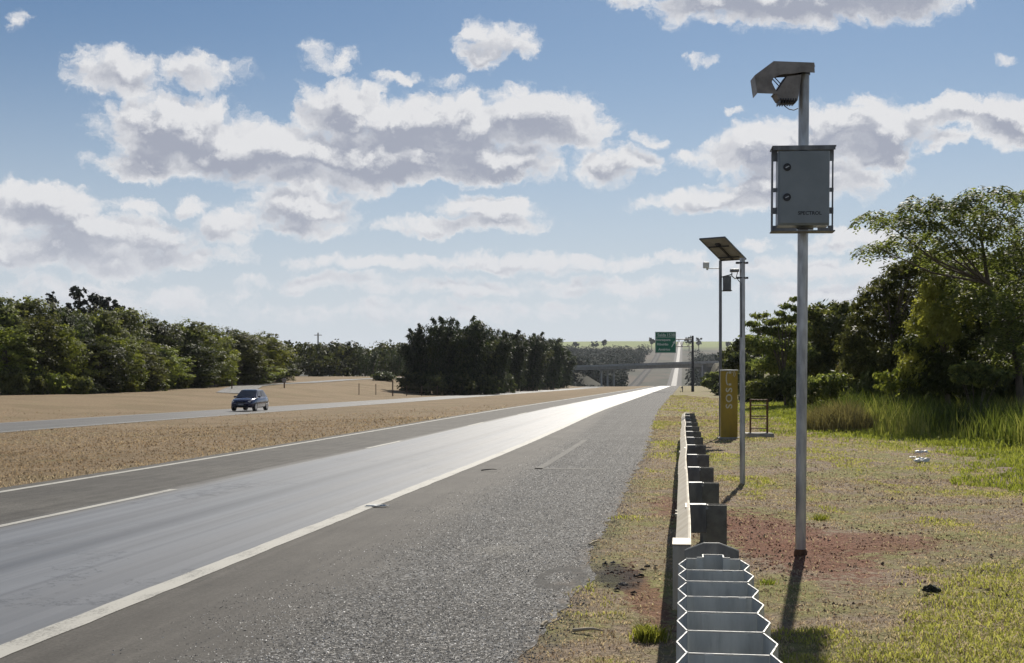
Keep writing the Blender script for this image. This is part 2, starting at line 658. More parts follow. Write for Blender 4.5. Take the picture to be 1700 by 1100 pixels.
def ground_material():
    m, n, b = mat('ground_soil_and_turf')
    uv = n.node('ShaderNodeUVMap').outputs[0]
    geo = n.node('ShaderNodeNewGeometry').outputs['Position']
    u, Y, _ = n.sep(uv)
    px, py, pz = n.sep(geo)
    flat = n.comb(px, py, 0)
    n1 = n.noise(flat, .55, 5, .6)
    n2 = n.noise(flat, 5.0, 6, .7)
    n3 = n.noise(flat, 26.0, 5, .7)
    nb = n.noise(flat, .13, 4, .6)
    # dry mown grass
    dry = n.mix(n.ramp(n2, .35, .68), (.175, .122, .068), (.275, .20, .118))
    dry = n.mix(n.ramp(n3, .45, .75), dry, (.33, .255, .16))
    dry = n.mix(n.math('MULTIPLY', n.ramp(nb, .42, .62), .6), dry, (.17, .125, .066))
    dry = n.mix(n.math('MULTIPLY', n.ramp(n1, .52, .7), .45), dry, (.20, .185, .085))
    # turf on the right: greener streaks and bare brown soil
    grn = n.mix(n.ramp(n2, .3, .7), (.17, .175, .05), (.27, .25, .09))
    soil = n.mix(n.ramp(n3, .3, .7), (.15, .108, .075), (.36, .28, .20))
    rt = n.mix(n.ramp(n.math('ADD', n1, n.math('MULTIPLY', n2, .35)), .58, .78), soil, grn)
    rt = n.mix(n.math('MULTIPLY', n.ramp(n3, .5, .8), .6), rt, (.27, .21, .12))
    right = n.ramp(u, -2.0, -1.2)
    col = n.mix(right, dry, rt)
    # red earth dug up around the camera pole and the thin sensor pole
    for (cx, cy, rx, ry, k) in ((RED.x - .05, RED.y + .9, .75, 3.4, 1.0), (RED.x + .55, RED.y + .4, 1.1, .9, .9), (RED.x - .55, RED.y + 3.6, .5, 2.6, .9), (.98, 10.0, .16, 1.7, .9)):
        v = n.vmath('MULTIPLY', n.vmath('SUBTRACT', flat, (cx, cy, 0)), (1 / rx, 1 / ry, 0))
        e = n.math('ADD', n.vmath('LENGTH', v), n.math('MULTIPLY_ADD', n2, 2.2, -1.1))
        e = n.math('ADD', e, n.math('MULTIPLY_ADD', n3, 1.5, -.75))
        redc = n.mix(n.ramp(n3, .3, .7), (.12, .052, .031), (.265, .115, .064))
        col = n.mix(n.math('MULTIPLY', n.ramp(e, .72, 1.0, 1, 0), k * .92), col, redc)
    # burnt patch beside the shoulder
    v = n.vmath('MULTIPLY', n.vmath('SUBTRACT', flat, (.86, 10.9, 0)), (1 / .22, 1 / .75, 0))
    e = n.math('ADD', n.vmath('LENGTH', v), n.math('MULTIPLY_ADD', n2, 1.6, -.8))
    col = n.mix(n.math('MULTIPLY', n.ramp(e, .6, 1.2, 1, 0), .85), col, (.016, .014, .014))
    # loose chippings and pale dust along the pavement edges
    edge = n.ramp(n.math('ABSOLUTE', n.math('ADD', u, .9)), .0, .35, 1, 0)
    edge = n.math('MULTIPLY', edge, n.ramp(n2, .4, .6))
    col = n.mix(n.math('MULTIPLY', edge, .8), col, (.10, .085, .075))
    # dark leaf litter and low weeds under the trees at the right
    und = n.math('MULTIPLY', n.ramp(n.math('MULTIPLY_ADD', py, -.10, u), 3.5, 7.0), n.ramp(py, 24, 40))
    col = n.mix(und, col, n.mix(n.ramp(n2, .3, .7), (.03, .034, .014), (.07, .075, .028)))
    # beyond: fields and scrub of the far hill
    far = n.math('MULTIPLY', n.ramp(py, 440, 540), n.math('MAXIMUM', n.ramp(n.math('ABSOLUTE', n.math('ADD', u, 14.0)), 20.5, 23.0), n.ramp(py, 520, 640)))
    nf = n.noise(n.vmath('MULTIPLY', flat, (1, .35, 0)), .011, 4, .6)
    scrub = n.mix(n.ramp(nf, .42, .58), (.085, .068, .052), (.04, .045, .032))
    field = n.mix(n.ramp(nf, .3, .7), (.20, .24, .075), (.16, .20, .06))
    scrub = n.mix(n.ramp(py, 690, 900), (.040, .040, .026), scrub)
    fc = n.mix(n.ramp(py, 1750, 2050), scrub, field)
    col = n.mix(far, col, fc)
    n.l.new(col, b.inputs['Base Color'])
    b.inputs['Roughness'].default_value = .95
    b.inputs['Specular IOR Level'].default_value = .2
    bump(n, b, n.math('ADD', n3, n.math('MULTIPLY', n2, 2.0)), .8, .05)
    return m


M_ground = ground_material()
me = npmesh('ground', np.stack([XX, YY, ZZ], -1).reshape(-1, 3), fq, uv=np.stack([UU, YY], -1).reshape(-1, 2), smooth=True)
tag(link('ground', me, M_ground), kind='structure')


# ------------------------------------------------------------------ pavements
def asphalt(name, opposite=False):
    m, n, b = mat(name)
    uv = n.node('ShaderNodeUVMap').outputs[0]
    u, Y, _ = n.sep(uv)
    v2 = n.comb(u, Y, 0)
    agg = n.vor(v2, 70.0, out=1)
    agg = n.sep(agg)[0]
    fine = n.noise(v2, 140.0, 3, .7)
    big = n.noise(v2, .5, 4, .6)
    streak = n.noise(n.comb(n.math('MULTIPLY', u, 2.6), n.math('MULTIPLY', Y, .035), 0), 1.0, 5, .6)
    base = n.mix(n.ramp(big, .3, .7), (.052, .049, .044), (.074, .070, .062))
    mott = n.noise(n.vmath('MULTIPLY', v2, (1.6, .55, 0)), 2.2, 6, .68)
    base = n.mul(base, n.mix(n.ramp(mott, .3, .7), (.74, .73, .71), (1.22, 1.21, 1.2)))
    base = n.mul(base, n.mix(agg, (.62, .62, .62), (1.35, 1.35, 1.35)))
    if not opposite:
        # polished running lane between the lane line and the edge line
        wob = n.math('ADD', u, n.math('MULTIPLY_ADD', streak, .5, -.25))
        lane = n.math('MULTIPLY', n.math('MULTIPLY', n.ramp(wob, -7.75, -7.35), n.ramp(u, -4.12, -3.95, 1, 0)), n.ramp(Y, 470, 620, 1, .4))
        # coarse chip seal of the outer shoulder
        wob2 = n.math('ADD', u, n.math('MULTIPLY_ADD', n.noise(v2, .9, 4, .6), 1.1, -.55))
        wob2 = n.math('ADD', wob2, n.math('MULTIPLY_ADD', Y, .016, -.25))
        chip = n.ramp(wob2, -3.0, -2.3)
        cell = n.sep(n.vor(v2, 42.0, out=1))
        cd = n.vor(v2, 42.0, out=0)
        stone = n.math('MULTIPLY_ADD', n.math('POWER', cell[0], 2.2), .33, .045)
        stone = n.math('MULTIPLY', stone, n.ramp(cd, .30, .62, 1.0, .22))
        tint = n.mix(cell[1], (1.04, 1.0, .94), (.95, 1.0, 1.05))
        cs = n.node('ShaderNodeCombineColor')
        for i in range(3):
            n.l.new(stone, cs.inputs[i])
        ccol = n.mul(cs.outputs[0], tint)
        ccol = n.mul(ccol, n.mix(n.ramp(big, .3, .7), (.8, .78, .75), (1.15, 1.13, 1.1)))
        base = n.mix(n.math('MULTIPLY', n.ramp(u, -4.1, -3.9), .35), base, (.085, .076, .066))
        col = n.mix(chip, base, ccol)
        col = n.mix(n.math('MULTIPLY', lane, .85), col, n.mix(n.ramp(streak, .35, .65), (.115, .118, .123), (.165, .169, .174)))
        # hairline cracks, sealed joints and a few old patches
        ck = n.node('ShaderNodeTexVoronoi', feature='DISTANCE_TO_EDGE')
        wv = n.vmath('MULTIPLY', n.vmath('SUBTRACT', n.noise(v2, 2.2, 5, .7, out=1), (.5, .5, .5)), (.9, .9, 0))
        n.l.new(n.vmath('ADD', n.vmath('MULTIPLY', v2, (.42, .16, 0)), wv), ck.inputs['Vector'])
        ck.inputs['Scale'].default_value = 1.0
        cm_ = n.math('MULTIPLY', n.ramp(ck.outputs[0], .004, .016, 1, 0), n.ramp(n.noise(v2, .33, 3, .5), .46, .6))
        cm_ = n.math('MULTIPLY', cm_, n.math('SUBTRACT', 1.0, chip))
        col = n.mix(n.math('MULTIPLY', cm_, .7), col, (.018, .018, .018))
        tr = n.noise(n.comb(n.math('MULTIPLY', u, 7.0), n.math('MULTIPLY', Y, .05), 0), 1.0, 4, .65)
        col = n.mul(col, n.mix(n.ramp(tr, .3, .72), (.80, .80, .80), (1.16, 1.16, 1.17)))
        # oil drip line and paving seam
        for (c, wd, k) in ((-5.85, .24, .55), (-5.1, .06, .3), (-7.62, .035, .55), (-2.95, .03, .35), (-6.7, .07, .2)):
            d = n.math('ABSOLUTE', n.math('SUBTRACT', u, n.math('MULTIPLY_ADD', streak, .18, c - .09)))
            col = n.mix(n.math('MULTIPLY', n.ramp(d, 0, wd, 1, 0), k), col, (.028, .028, .028))
        # dark scorched ring and a pale scuff on the shoulder
        rp = n.vmath('MULTIPLY', n.vmath('SUBTRACT', v2, (-1.0, 10.78, 0)), (1 / .17, 1 / .50, 0))
        rl = n.math('ADD', n.vmath('LENGTH', rp), n.math('MULTIPLY_ADD', n.noise(v2, 9.0, 4, .7), .7, -.35))
        ring = n.ramp(n.math('ABSOLUTE', n.math('SUBTRACT', rl, .95)), .10, .42, 1, 0)
        col = n.mix(n.math('MULTIPLY', ring, .8), col, (.014, .013, .013))
        sp = n.vmath('MULTIPLY', n.vmath('SUBTRACT', v2, (-1.75, 12.6, 0)), (1 / .3, 1 / .55, 0))
        sl_ = n.math('ADD', n.vmath('LENGTH', sp), n.math('MULTIPLY_ADD', n.noise(v2, 6.0, 4, .7), 1.0, -.5))
        col = n.mix(n.math('MULTIPLY', n.ramp(sl_, .4, 1.1, 1, 0), .35), col, (.20, .19, .165))
        # dust toward the verge
        du = n.math('MULTIPLY', n.ramp(u, -1.15, -.85), n.ramp(n.noise(v2, 3.0, 5, .7), .45, .65))
        col = n.mix(n.math('MULTIPLY', du, .6), col, (.12, .095, .075))
        col = n.mix(n.math('MULTIPLY', n.ramp(Y, 450, 600), n.math('SUBTRACT', 1.0, lane)), col, (.022, .022, .024))  # far pavement beside the lane painted dark, so only the lane seems to glint
        rgh = n.math('MULTIPLY_ADD', lane, n.ramp(streak, .3, .7, -.32, -.39), .80)
        col = n.mix(n.math('MULTIPLY', n.ramp(Y, 450, 600), n.math('SUBTRACT', 1.0, lane)), col, (.022, .022, .024))  # same darkening once more, keeping the painted far glint narrow
        rgh = n.math('ADD', rgh, n.math('MULTIPLY', chip, .05))
        n.l.new(rgh, b.inputs['Roughness'])
        n.l.new(n.math('MULTIPLY_ADD', lane, .36, .22), b.inputs['Specular IOR Level'])
        h = n.mix(chip, n.math('MULTIPLY', agg, .25), n.math('SUBTRACT', 1.0, cd))
        bp = n.node('ShaderNodeBump')
        bp.inputs['Distance'].default_value = .012
        n.l.new(n.math('MULTIPLY_ADD', lane, -.35, .45), bp.inputs['Strength'])
        n.l.new(h, bp.inputs['Height'])
        n.l.new(bp.outputs[0], b.inputs['Normal'])
    else:
        col = n.mix(n.ramp(streak, .4, .65), base, (.10, .10, .10))
        col = n.mix(n.math('MULTIPLY', n.ramp(Y, 450, 600), n.ramp(n.math('ABSOLUTE', n.math('ADD', u, 31.2)), 1.2, 1.8)), col, (.03, .03, .032))  # far edges coloured dark, leaving a narrow painted strip of road glint
        n.l.new(n.ramp(Y, 300, 600, .62, .95), b.inputs['Roughness'])
        n.l.new(n.ramp(Y, 300, 600, .4, .12), b.inputs['Specular IOR Level'])
        bump(n, b, agg, .3, .01)
    n.l.new(col, b.inputs['Base Color'])
    return m


def strip(name, us, Ys, dz, m, jag=None, parent=None, kind='structure'):
    """a band of surface: columns at lateral offsets us, rows at depths Ys"""
    us = np.asarray(us, float)
    Ys = np.asarray(Ys, float)
    U, Yg = np.meshgrid(us, Ys)
    if jag is not None:
        U = U + jag(U, Yg)
    X = U + xc(Yg)
    Z = gz(X, Yg, False) + dz + .0004 * np.clip(Yg, 0, 400) * (dz if dz > 0 else 0)
    k, nn = len(us), len(Ys)
    ix = np.arange(k * nn).reshape(nn, k)
    f = np.stack([ix[:-1, :-1], ix[:-1, 1:], ix[1:, 1:], ix[1:, :-1]], -1).reshape(-1, 4)
    me = npmesh(name, np.stack([X, Yg, Z], -1).reshape(-1, 3), f, uv=np.stack([U, Yg], -1).reshape(-1, 2), smooth=True)
    o = link(name, me, m, parent)
    return tag(o, kind=kind)


yr = np.concatenate([[-40, -20, -8, 0], np.arange(4, 40, .11), np.arange(40, 120, .8), np.arange(120, 900, 6), np.arange(900, 2700, 25)])


def jagr(U, Yg):
    e = (U > -1.05)
    k = (U < -10.1)
    nz = pav_edge(Yg) + .92 + (fbm(Yg * 9.0, Yg * 0 + 9.3, 2) - .5) * .06
    nz2 = (fbm(Yg * 1.2, Yg * 0 + 23.3, 4) - .5) * .16
    return e * nz + k * nz2


M_asp = asphalt('asphalt_worn')
M_asp2 = asphalt('asphalt_far_carriageway', True)
strip('road', [-10.22, -9.9, -7.5, -4.05, -2.4, -1.4, -.92], yr, .004, M_asp, jagr)
yr2 = np.concatenate([[-40, -10], np.arange(10, 150, 2.0), np.arange(150, 900, 6), np.arange(900, 2700, 25)])
strip('opposite_carriageway', [-34.55, -33, -30, -27.95], yr2, .004, M_asp2)


def paint(name, c=(.40, .39, .35), wear=.45, cover=1.0):
    m, n, b = mat(name)
    uv = n.node('ShaderNodeUVMap').outputs[0]
    u, Y, _ = n.sep(uv)
    v2 = n.comb(u, Y, 0)
    w1 = n.noise(v2, 38.0, 5, .75)
    w2 = n.noise(n.comb(u, n.math('MULTIPLY', Y, .3), 0), 5.0, 5, .7)
    f = n.math('MULTIPLY', n.ramp(n.math('ADD', w1, n.math('MULTIPLY', w2, .8)), wear + .3, wear + .62), cover)
    col = n.mix(f, (.085, .082, .075), c)
    n.l.new(col, b.inputs['Base Color'])
    b.inputs['Roughness'].default_value = .65
    b.inputs['Specular IOR Level'].default_value = .3
    return m


M_paint = paint('white_road_paint', wear=.30)
M_faded = paint('faded_road_paint', (.155, .15, .134), wear=.52, cover=.6)
M_faded.node_tree.nodes['Principled BSDF'].inputs['Roughness'].default_value = .8
M_faded.node_tree.nodes['Principled BSDF'].inputs['Specular IOR Level'].default_value = .2
yl2 = np.concatenate([np.arange(4, 60, .25), np.arange(60, 480, 3)])


def jagl(U, Yg):
    return (fbm(Yg * 3 + U * 40, U * 31, 3) - .5) * .03


strip('road_marking', [-4.13, -4.03, -3.93], yl2, .008, M_paint, jagl)
strip('road_marking', [-9.93, -9.86, -9.79], yl2, .008, M_paint, jagl)
for k in range(9):
    e = 19.6 + 16 * k
    strip('road_marking', [-7.59, -7.53, -7.47], np.linspace(e - 4.0 if k else 8.0, e, 14), .008, M_paint, jagl)
for a in (-28.25, -34.2):
    strip('road_marking', [a - .07, a + .07], np.concatenate([np.arange(30, 480, 2.0)]), .008, M_paint)


def quadstrip(name, a, b, w, m):
    """a straight painted bar between two (u, Y) points"""
    a = Vector(a)
    b = Vector(b)
    t = (b - a).normalized()
    nn = Vector((-t.y, t.x)) * w / 2
    k = 12
    vs, uvs = [], []
    for i in range(k + 1):
        p = a.lerp(b, i / k)
        for q in (p - nn, p + nn):
            X = q.x + float(xc(q.y))
            vs.append((X, q.y, float(gz(X, q.y, False)) + .0078))
            uvs.append((q.x, q.y))
    f = [(2 * i, 2 * i + 1, 2 * i + 3, 2 * i + 2) for i in range(k)]
    tag(link(name, npmesh(name, vs, f, uv=uvs), m), kind='structure')


def UY(px, py):
    p = GP(px, py)
    return (p.x - float(xc(p.y)), p.y)


quadstrip('road_marking', UY(893, 779), UY(972, 730), .15, M_faded)
quadstrip('road_marking', UY(910, 728), UY(972, 728), .34, M_faded)
quadstrip('road_marking', UY(868, 778), UY(1000, 779), .24, M_faded)

# ------------------------------------------------------------------ metals, plastics, concrete
M_galv = surf('galvanised_steel', (.42, .425, .43), (.29, .295, .30), 14, .40, .6, .5, .15, (.16, .13, .10), stretch=(1, 1, .25))
M_galvdark = surf('weathered_galvanised_steel', (.18, .185, .19), (.12, .124, .13), 9, .5, .55, .4, .25, (.09, .07, .055), .1, (1, 1, .3))
M_post = surf('dark_guardrail_steel', (.17, .168, .152), (.11, .11, .102), 8, .55, .35, .4, .35, (.09, .065, .045), .1)
M_rail = surf('dusty_guardrail_steel', (.52, .465, .36), (.39, .34, .255), 3, .6, .1, .4, .3, (.20, .16, .11), .1)
M_cell = surf('crash_cushion_steel', (.50, .52, .505), (.34, .36, .36), 7, .5, .0, .5, .55, (.22, .23, .23), .05, (1, 1, .22))
M_edge = surf('cut_steel_edge', (.36, .36, .35), (.27, .27, .265), 30, .35, .3, .5)
M_cab = surf('grey_cabinet_paint', (.215, .245, .265), (.185, .215, .235), 3, .45, 0, .4, .12, (.15, .14, .12))
M_dark = surf('dark_steel', (.045, .045, .05), (.03, .03, .034), 12, .5, .4, .5)
M_hood = surf('hood_sheet_metal', (.26, .235, .21), (.17, .155, .145), 5, .5, .35, .4, .3, (.10, .075, .05))
M_black = surf('black_rubber', (.018, .018, .018), (.012, .012, .012), 12, .65)
M_yellow = surf('sos_yellow_paint', (.36, .24, .02), (.28, .185, .018), 4, .5, 0, .4, .35, (.20, .14, .04), 0, (1, 1, .4))
M_white = surf('white_paint', (.72, .72, .69), (.6, .6, .57), 6, .5, 0, .4, .1)
M_letter = surf('sos_lettering', (.62, .58, .44), (.5, .47, .36), 12, .5, 0, .3, .2)
M_conc = surf('concrete', (.40, .385, .35), (.30, .29, .265), 3, .85, 0, .2, .3, (.18, .15, .12), .4)
M_bconc = surf('bridge_concrete', (.42, .42, .41), (.31, .31, .30), .5, .85, 0, .2, .3, (.17, .16, .15))
M_green = surf('sign_green', (.008, .155, .085), (.007, .13, .072), 2, .45, 0, .4)
M_signw = surf('sign_lettering', (.55, .62, .58), (.5, .56, .53), 3, .45, 0, .4)
M_rust = surf('rusty_steel', (.14, .075, .04), (.085, .048, .03), 14, .75, .2, .3, .3, (.05, .03, .02), .3)
M_pv = surf('solar_panel_back', (.30, .29, .28), (.23, .22, .215), 3, .55, 0, .3, .2)
M_pvf = surf('solar_panel_frame', (.16, .165, .18), (.12, .125, .13), 6, .4, .6, .5)
M_wood = surf('weathered_wood', (.15, .115, .08), (.10, .075, .055), 9, .85, 0, .2, 0, (0, 0, 0), .3, (1, 1, .15))


# ------------------------------------------------------------------ camera pole
def frame(o, x, y, z):
    """matrix from an origin and three axes"""
    M = Matrix((x, y, z)).transposed().to_4x4()
    M.translation = o
    return M


pb = GP(1329, 921)
pb.z = GZ(pb.x, pb.y)
pole = thing('traffic_camera_pole', 'tall round galvanised steel pole carrying a grey cabinet and a hooded camera', 'camera pole', pb)
pole.rotation_euler = (0, R(.42), 0)
m = pb.y / F        # metres per photograph pixel at the pole


def LX(px):
    return (px - 1331) * m


def LZ(py):
    return CH - (py - H0) * m - pb.z


mb = MB()
mb.tube([(0, 0, -.3), (0, 0, LZ(122))], .048, 24)
mb.build('pole', M_galv, pole)
mb = MB()
mb.tube([(0, 0, -.02), (0, 0, .035), (0, 0, .05)], [.062, .058, .05], 20)
mb.build('collar', M_rust, pole)
# cabinet, turned a touch so that its left flank recedes
LEAN = math.tan(R(.42))
zc = CH - (313.5 - H0) / F * (pb.y - .25) - pb.z
xo = (1334.5 - 850) / F * (pb.y - .25) - pb.x - LEAN * zc
MC = Matrix.Translation((xo, -.19, zc)) @ Matrix.Rotation(R(-6), 4, 'Z') @ Matrix.Scale(.965, 4)
mb = MB()
mb.box((0, 0, .005), (.475, .22, .70), MC, .008)
cab = mb.build('cabinet', M_cab, pole)
mb = MB()
mb.box((.004, -.119, .008), (.455, .018, .68), MC, .007)
door = mb.build('door', M_cab, cab)
for zz in (.195, -.085):
    lk = MB()
    Mk = MC @ Matrix.Translation((-.155, -.129, zz)) @ Matrix.Rotation(R(90), 4, 'X')
    lk.tube([(0, 0, 0), (0, 0, .010)], .036, 20, M=Mk)
    lk.tube([(0, 0, .0102), (0, 0, .018)], .026, 18, M=Mk)
    o = lk.build('lock', M_dark, door)
    lk = MB()
    lk.box((0, 0, .021), (.034, .010, .005), Mk @ Matrix.Rotation(R(25), 4, 'Z'))
    lk.build('key_slot', M_galv, None).parent = door
text('lettering', 'SPECTROL', .046, M_dark, door, MC @ Matrix.Translation((.055, -.1285, -.235)) @ Matrix.Rotation(R(90), 4, 'X'), .0012, .001)
# carrying frame: two slotted uprights, a top and a bottom angle
for sx, w in ((-1, .028), (1, .024)):
    mb = MB()
    x = sx * .272
    mb.box((x - sx * -.012, .03, 0), (.006, .05, .80), MC)
    for za, zb in ((-.40, -.335), (-.225, -.165), (-.02, .02), (.27, .40)):
        mb.box((x - sx * .010, .0, (za + zb) / 2), (.052, .006, zb - za), MC)
    mb.box((x + sx * .004, .0, 0), (.010, .008, .80), MC)
    mb.build('frame_upright', M_galvdark, pole)
mb = MB()
mb.box((.0, .0, .3905), (.585, .27, .012), MC)
mb.box((.0, -.132, .372), (.57, .008, .035), MC)
mb.build('rain_roof', M_galvdark, pole)
mb = MB()
mb.box((.0, .0, -.3935), (.585, .20, .010), MC)
mb.box((-.16, -.098, -.379), (.20, .006, .022), MC)
mb.box((.19, -.098, -.379), (.12, .006, .022), MC)
mb.build('bottom_bracket', M_galvdark, pole)
for zz in (.33, -.33):
    mb = MB()
    mb.box((0, -.063, zc + zz), (.16, .03, .03))
    mb.tube([(math.cos(a) * .053, math.sin(a) * .053, zc + zz) for a in np.linspace(0, 2 * math.pi, 17)], .006, 6)
    mb.build('pole_clamp', M_galvdark, pole)

# hooded camera head
hx = lambda px: (px - 850) / F * (pb.y - .15) - pb.x - LEAN * 4.4
hz = lambda py: CH - (py - H0) / F * (pb.y - .15) - pb.z
top = [(hx(1351), hz(112)), (hx(1350), hz(105.5)), (hx(1283), hz(103.5)), (hx(1252), hz(127)), (hx(1256.5), hz(156))]
mb = MB()
mb.sheet(top, -.19, .03, .004)
hood = mb.build('camera_hood', M_hood, pole)
sk = [(hx(1350), hz(106)), (hx(1283), hz(104)), (hx(1252.6), hz(127)), (hx(1257), hz(156.5)), (hx(1290), hz(157.5)), (hx(1285), hz(148)), (hx(1280), hz(138)), (hx(1282), hz(132)), (hx(1290), hz(127)), (hx(1300), hz(124.5)), (hx(1313), hz(124)), (hx(1332), hz(121)), (hx(1351), hz(122))]
mb = MB()
mb.prism(sk, -.192, -.188)
mb.build('hood_side', M_hood, hood)
mb = MB()
mb.prism([(hx(1350), hz(106)), (hx(1283), hz(104)), (hx(1252.6), hz(127)), (hx(1257), hz(150)), (hx(1266), hz(138)), (hx(1284), hz(122)), (hx(1351), hz(118))], .028, .032)
mb.build('hood_side', M_hood, hood)
for y in (-.12, -.04):
    mb = MB()
    mb.tube([(hx(1284), y, hz(124)), (hx(1300), y, hz(141))], .005, 6)
    mb.build('hood_strut', M_dark, hood)
mb = MB()
mb.prism([(hx(1306), hz(127.5)), (hx(1287), hz(156)), (hx(1293), hz(165.5)), (hx(1324), hz(167)), (hx(1330), hz(124))], -.17, .0)
unit = mb.build('camera_unit', M_hood, pole)
for i in range(7):
    mb = MB()
    mb.prism([(hx(1294.5 + i * 4.2), hz(164)), (hx(1296.5 + i * 4.2), hz(164)), (hx(1296.2 + i * 4.2), hz(171.5 - .2 * i)), (hx(1294.8 + i * 4.2), hz(171.5 - .2 * i))], -.178, .0)
    mb.build('cooling_fin', M_dark, unit)
mb = MB()
mb.prism([(hx(1303.5), hz(127.5)), (hx(1305.8), hz(128)), (hx(1286.8), hz(156.5)), (hx(1284.6), hz(155.5))], -.16, -.01)
mb.build('camera_window', M_dark, unit)
mb = MB()
mb.prism([(hx(1326), hz(121)), (hx(1351), hz(117)), (hx(1351), hz(134)), (hx(1345), hz(155)), (hx(1336), hz(152)), (hx(1326), hz(130))], .05, .075)
mb.box((hx(1338), .03, hz(119)), (.10, .12, .012))
mb.tube([(0, 0, LZ(124)), (0, 0, LZ(117))], .056, 20)
mb.build('tilt_bracket', M_dark, pole)
mb = MB()
mb.tube([(hx(1304), -.05, hz(166)), (hx(1307), -.06, hz(173)), (hx(1314), -.06, hz(178)), (hx(1322), -.055, hz(179)), (hx(1329), -.052, hz(176))], .0045, 8)
mb.build('cable', M_black, pole)

# ------------------------------------------------------------------ thin sensor pole in front of the call box
qb = GP(1232.5, 804)
qb.z = GZ(qb.x, qb.y)
q = thing('sensor_pole', 'thinner galvanised pole with clamped sensor bracket, standing between guardrail and camera pole', 'sensor pole', qb)
mq = qb.y / F
qx = lambda px: (px - 1232.5) * mq
qz = lambda py: CH - (py - H0) * mq - qb.z
mb = MB()
mb.tube([(0, 0, -.3), (0, 0, qz(428))], .042, 18)
mb.build('pole', M_galv, q)
for py in (436, 461):
    mb = MB()
    mb.tube([(math.cos(a) * .05, math.sin(a) * .05, qz(py)) for a in np.linspace(0, 2 * math.pi, 13)], .010, 6)
    mb.box((-.075, 0, qz(py)), (.05, .06, .03))
    mb.box((.065, 0, qz(py)), (.05, .03, .03))
    mb.build('clamp', M_dark, q)
mb = MB()
mb.box((qx(1219), -.02, qz(449)), (.13, .11, .045), None, .006)
mb.tube([(qx(1215), 0, qz(452)), (qx(1215), 0, qz(458)), (qx(1220), 0, qz(462)), (qx(1226), 0, qz(461))], .009, 8)
mb.build('sensor_head', M_galvdark, q)
mb = MB()
mb.tube([(qx(1224), -.03, qz(452)), (qx(1222), -.03, qz(459)), (qx(1225), -.03, qz(465)), (qx(1229), -.045, qz(470)), (qx(1229.5), -.05, qz(560))], .006, 6)
mb.build('cable', M_black, q)

# ------------------------------------------------------------------ tall pole of the emergency phone: solar panel, battery box, antenna
tb = GP(1196, 726)
tb.z = GZ(tb.x, tb.y)
t = thing('solar_pole', 'tall slim pole with tilted solar panel on top beside the yellow call box', 'solar pole', tb)
mt = tb.y / F
tx = lambda px: (px - 1196) * mt
tz = lambda py: CH - (py - H0) * mt - tb.z
mb = MB()
mb.tube([(0, 0, -.3), (0, 0, tz(432))], .043, 14)
mb.build('pole', M_galvdark, t)
ex = Vector((.8, -.6, 0)).normalized()
e2 = Vector((-.75, -1.0, .5)).normalized()
PWd, PLn = .80, 1.38
e1 = -ex
e3 = e1.cross(e2).normalized()
po = Vector((.02, 0, tz(432))) + ex * PWd
MP = frame(po, e1, e2, e3)
mb = MB()
mb.box((PWd / 2, PLn / 2, 0), (PWd - .03, PLn - .03, .012), MP)
pv = mb.build('solar_panel', M_pv, t)
mb = MB()
for x in (.012, PWd - .012):
    mb.box((x, PLn / 2, -.008), (.024, PLn, .04), MP)
for y in (.012, PLn - .012):
    mb.box((PWd / 2, y, -.008), (PWd - .048, .024, .04), MP)
mb.build('panel_frame', M_pvf, pv)
mb = MB()
mb.box((PWd / 2, .55, -.035), (.05, 1.0, .03), MP)
mb.box((PWd / 2, .28, -.065), (PWd * .8, .04, .03), MP)
mb.box((PWd / 2, .95, -.065), (PWd * .8, .04, .03), MP)
mb.box((PWd / 2, 1.0, -.03), (.14, .12, .03), MP)
mb.build('panel_rail', M_dark, pv)
mb = MB()
mb.tube([(0, 0, tz(434)), (.02, -.03, tz(432)), (.16, -.20, tz(429)), (.20, -.42, tz(421))], .022, 8)
mb.build('panel_arm', M_dark, t)
mb = MB()
mb.tube([(0, -.02, tz(445.5)), (tx(1176), -.02, tz(445.5))], .012, 8)
arm = mb.build('arm', M_galvdark, t)
mb = MB()
mb.box((tx(1172), -.02, tz(440)), (.165, .15, .17), None, .015)
mb.tube([(tx(1174), -.02, tz(444)), (tx(1174), -.02, tz(448))], .03, 10)
mb.build('small_camera', M_white, arm)
mb = MB()
mb.box((tx(1206.5), -.03, tz(470)), (.215, .20, .40), None, .01)
bx = mb.build('battery_box', M_galvdark, t)
mb = MB()
mb.prism([(tx(1198), tz(459)), (tx(1213.5), tz(455)), (tx(1213.5), tz(456.5)), (tx(1198), tz(460.5))], -.16, .1)
mb.build('box_cover', M_dark, bx)
mb = MB()
mb.box((tx(1206.5), -.03, tz(482.5)), (.26, .24, .022))
mb.build('box_shelf', M_dark, bx)

# ------------------------------------------------------------------ yellow emergency call box
sb = GP(1210, 729)
sb.z = GZ(sb.x, sb.y) - .01
ms = sb.y / F
s = thing('emergency_call_box', 'tall yellow roadside emergency call box lettered SOS with a white cap', 'call box', sb, R(-4))
sh = 117 * ms
mb = MB()
mb.box((0, 0, sh / 2 - .06), (.455, .30, sh), None, .012)
body = mb.build('body', M_yellow, s)
mb = MB()
mb.box((0, 0, sh - .035), (.47, .32, .035), None, .006)
mb.build('cap', M_white, s)
mb = MB()
mb.box((0, 0, .02), (.62, .50, .09), None, .01)
mb.build('plinth', M_conc, s)
Mx = Matrix.Rotation(R(90), 4, 'X')
MS = lambda x, z: Matrix.Translation((x, -.152, z)) @ Mx @ Matrix.Rotation(R(90), 4, 'Z')
for ch, py in (('S', 647), ('O', 660.5), ('S', 674)):
    text('letter', ch, .30, M_letter, body, MS(.0, CH - (py - H0) * ms - sb.z) @ Matrix.Scale(.82, 4, (0, 1, 0)), .003, .004)
mb = MB()
hzz = CH - (628 - H0) * ms - sb.z
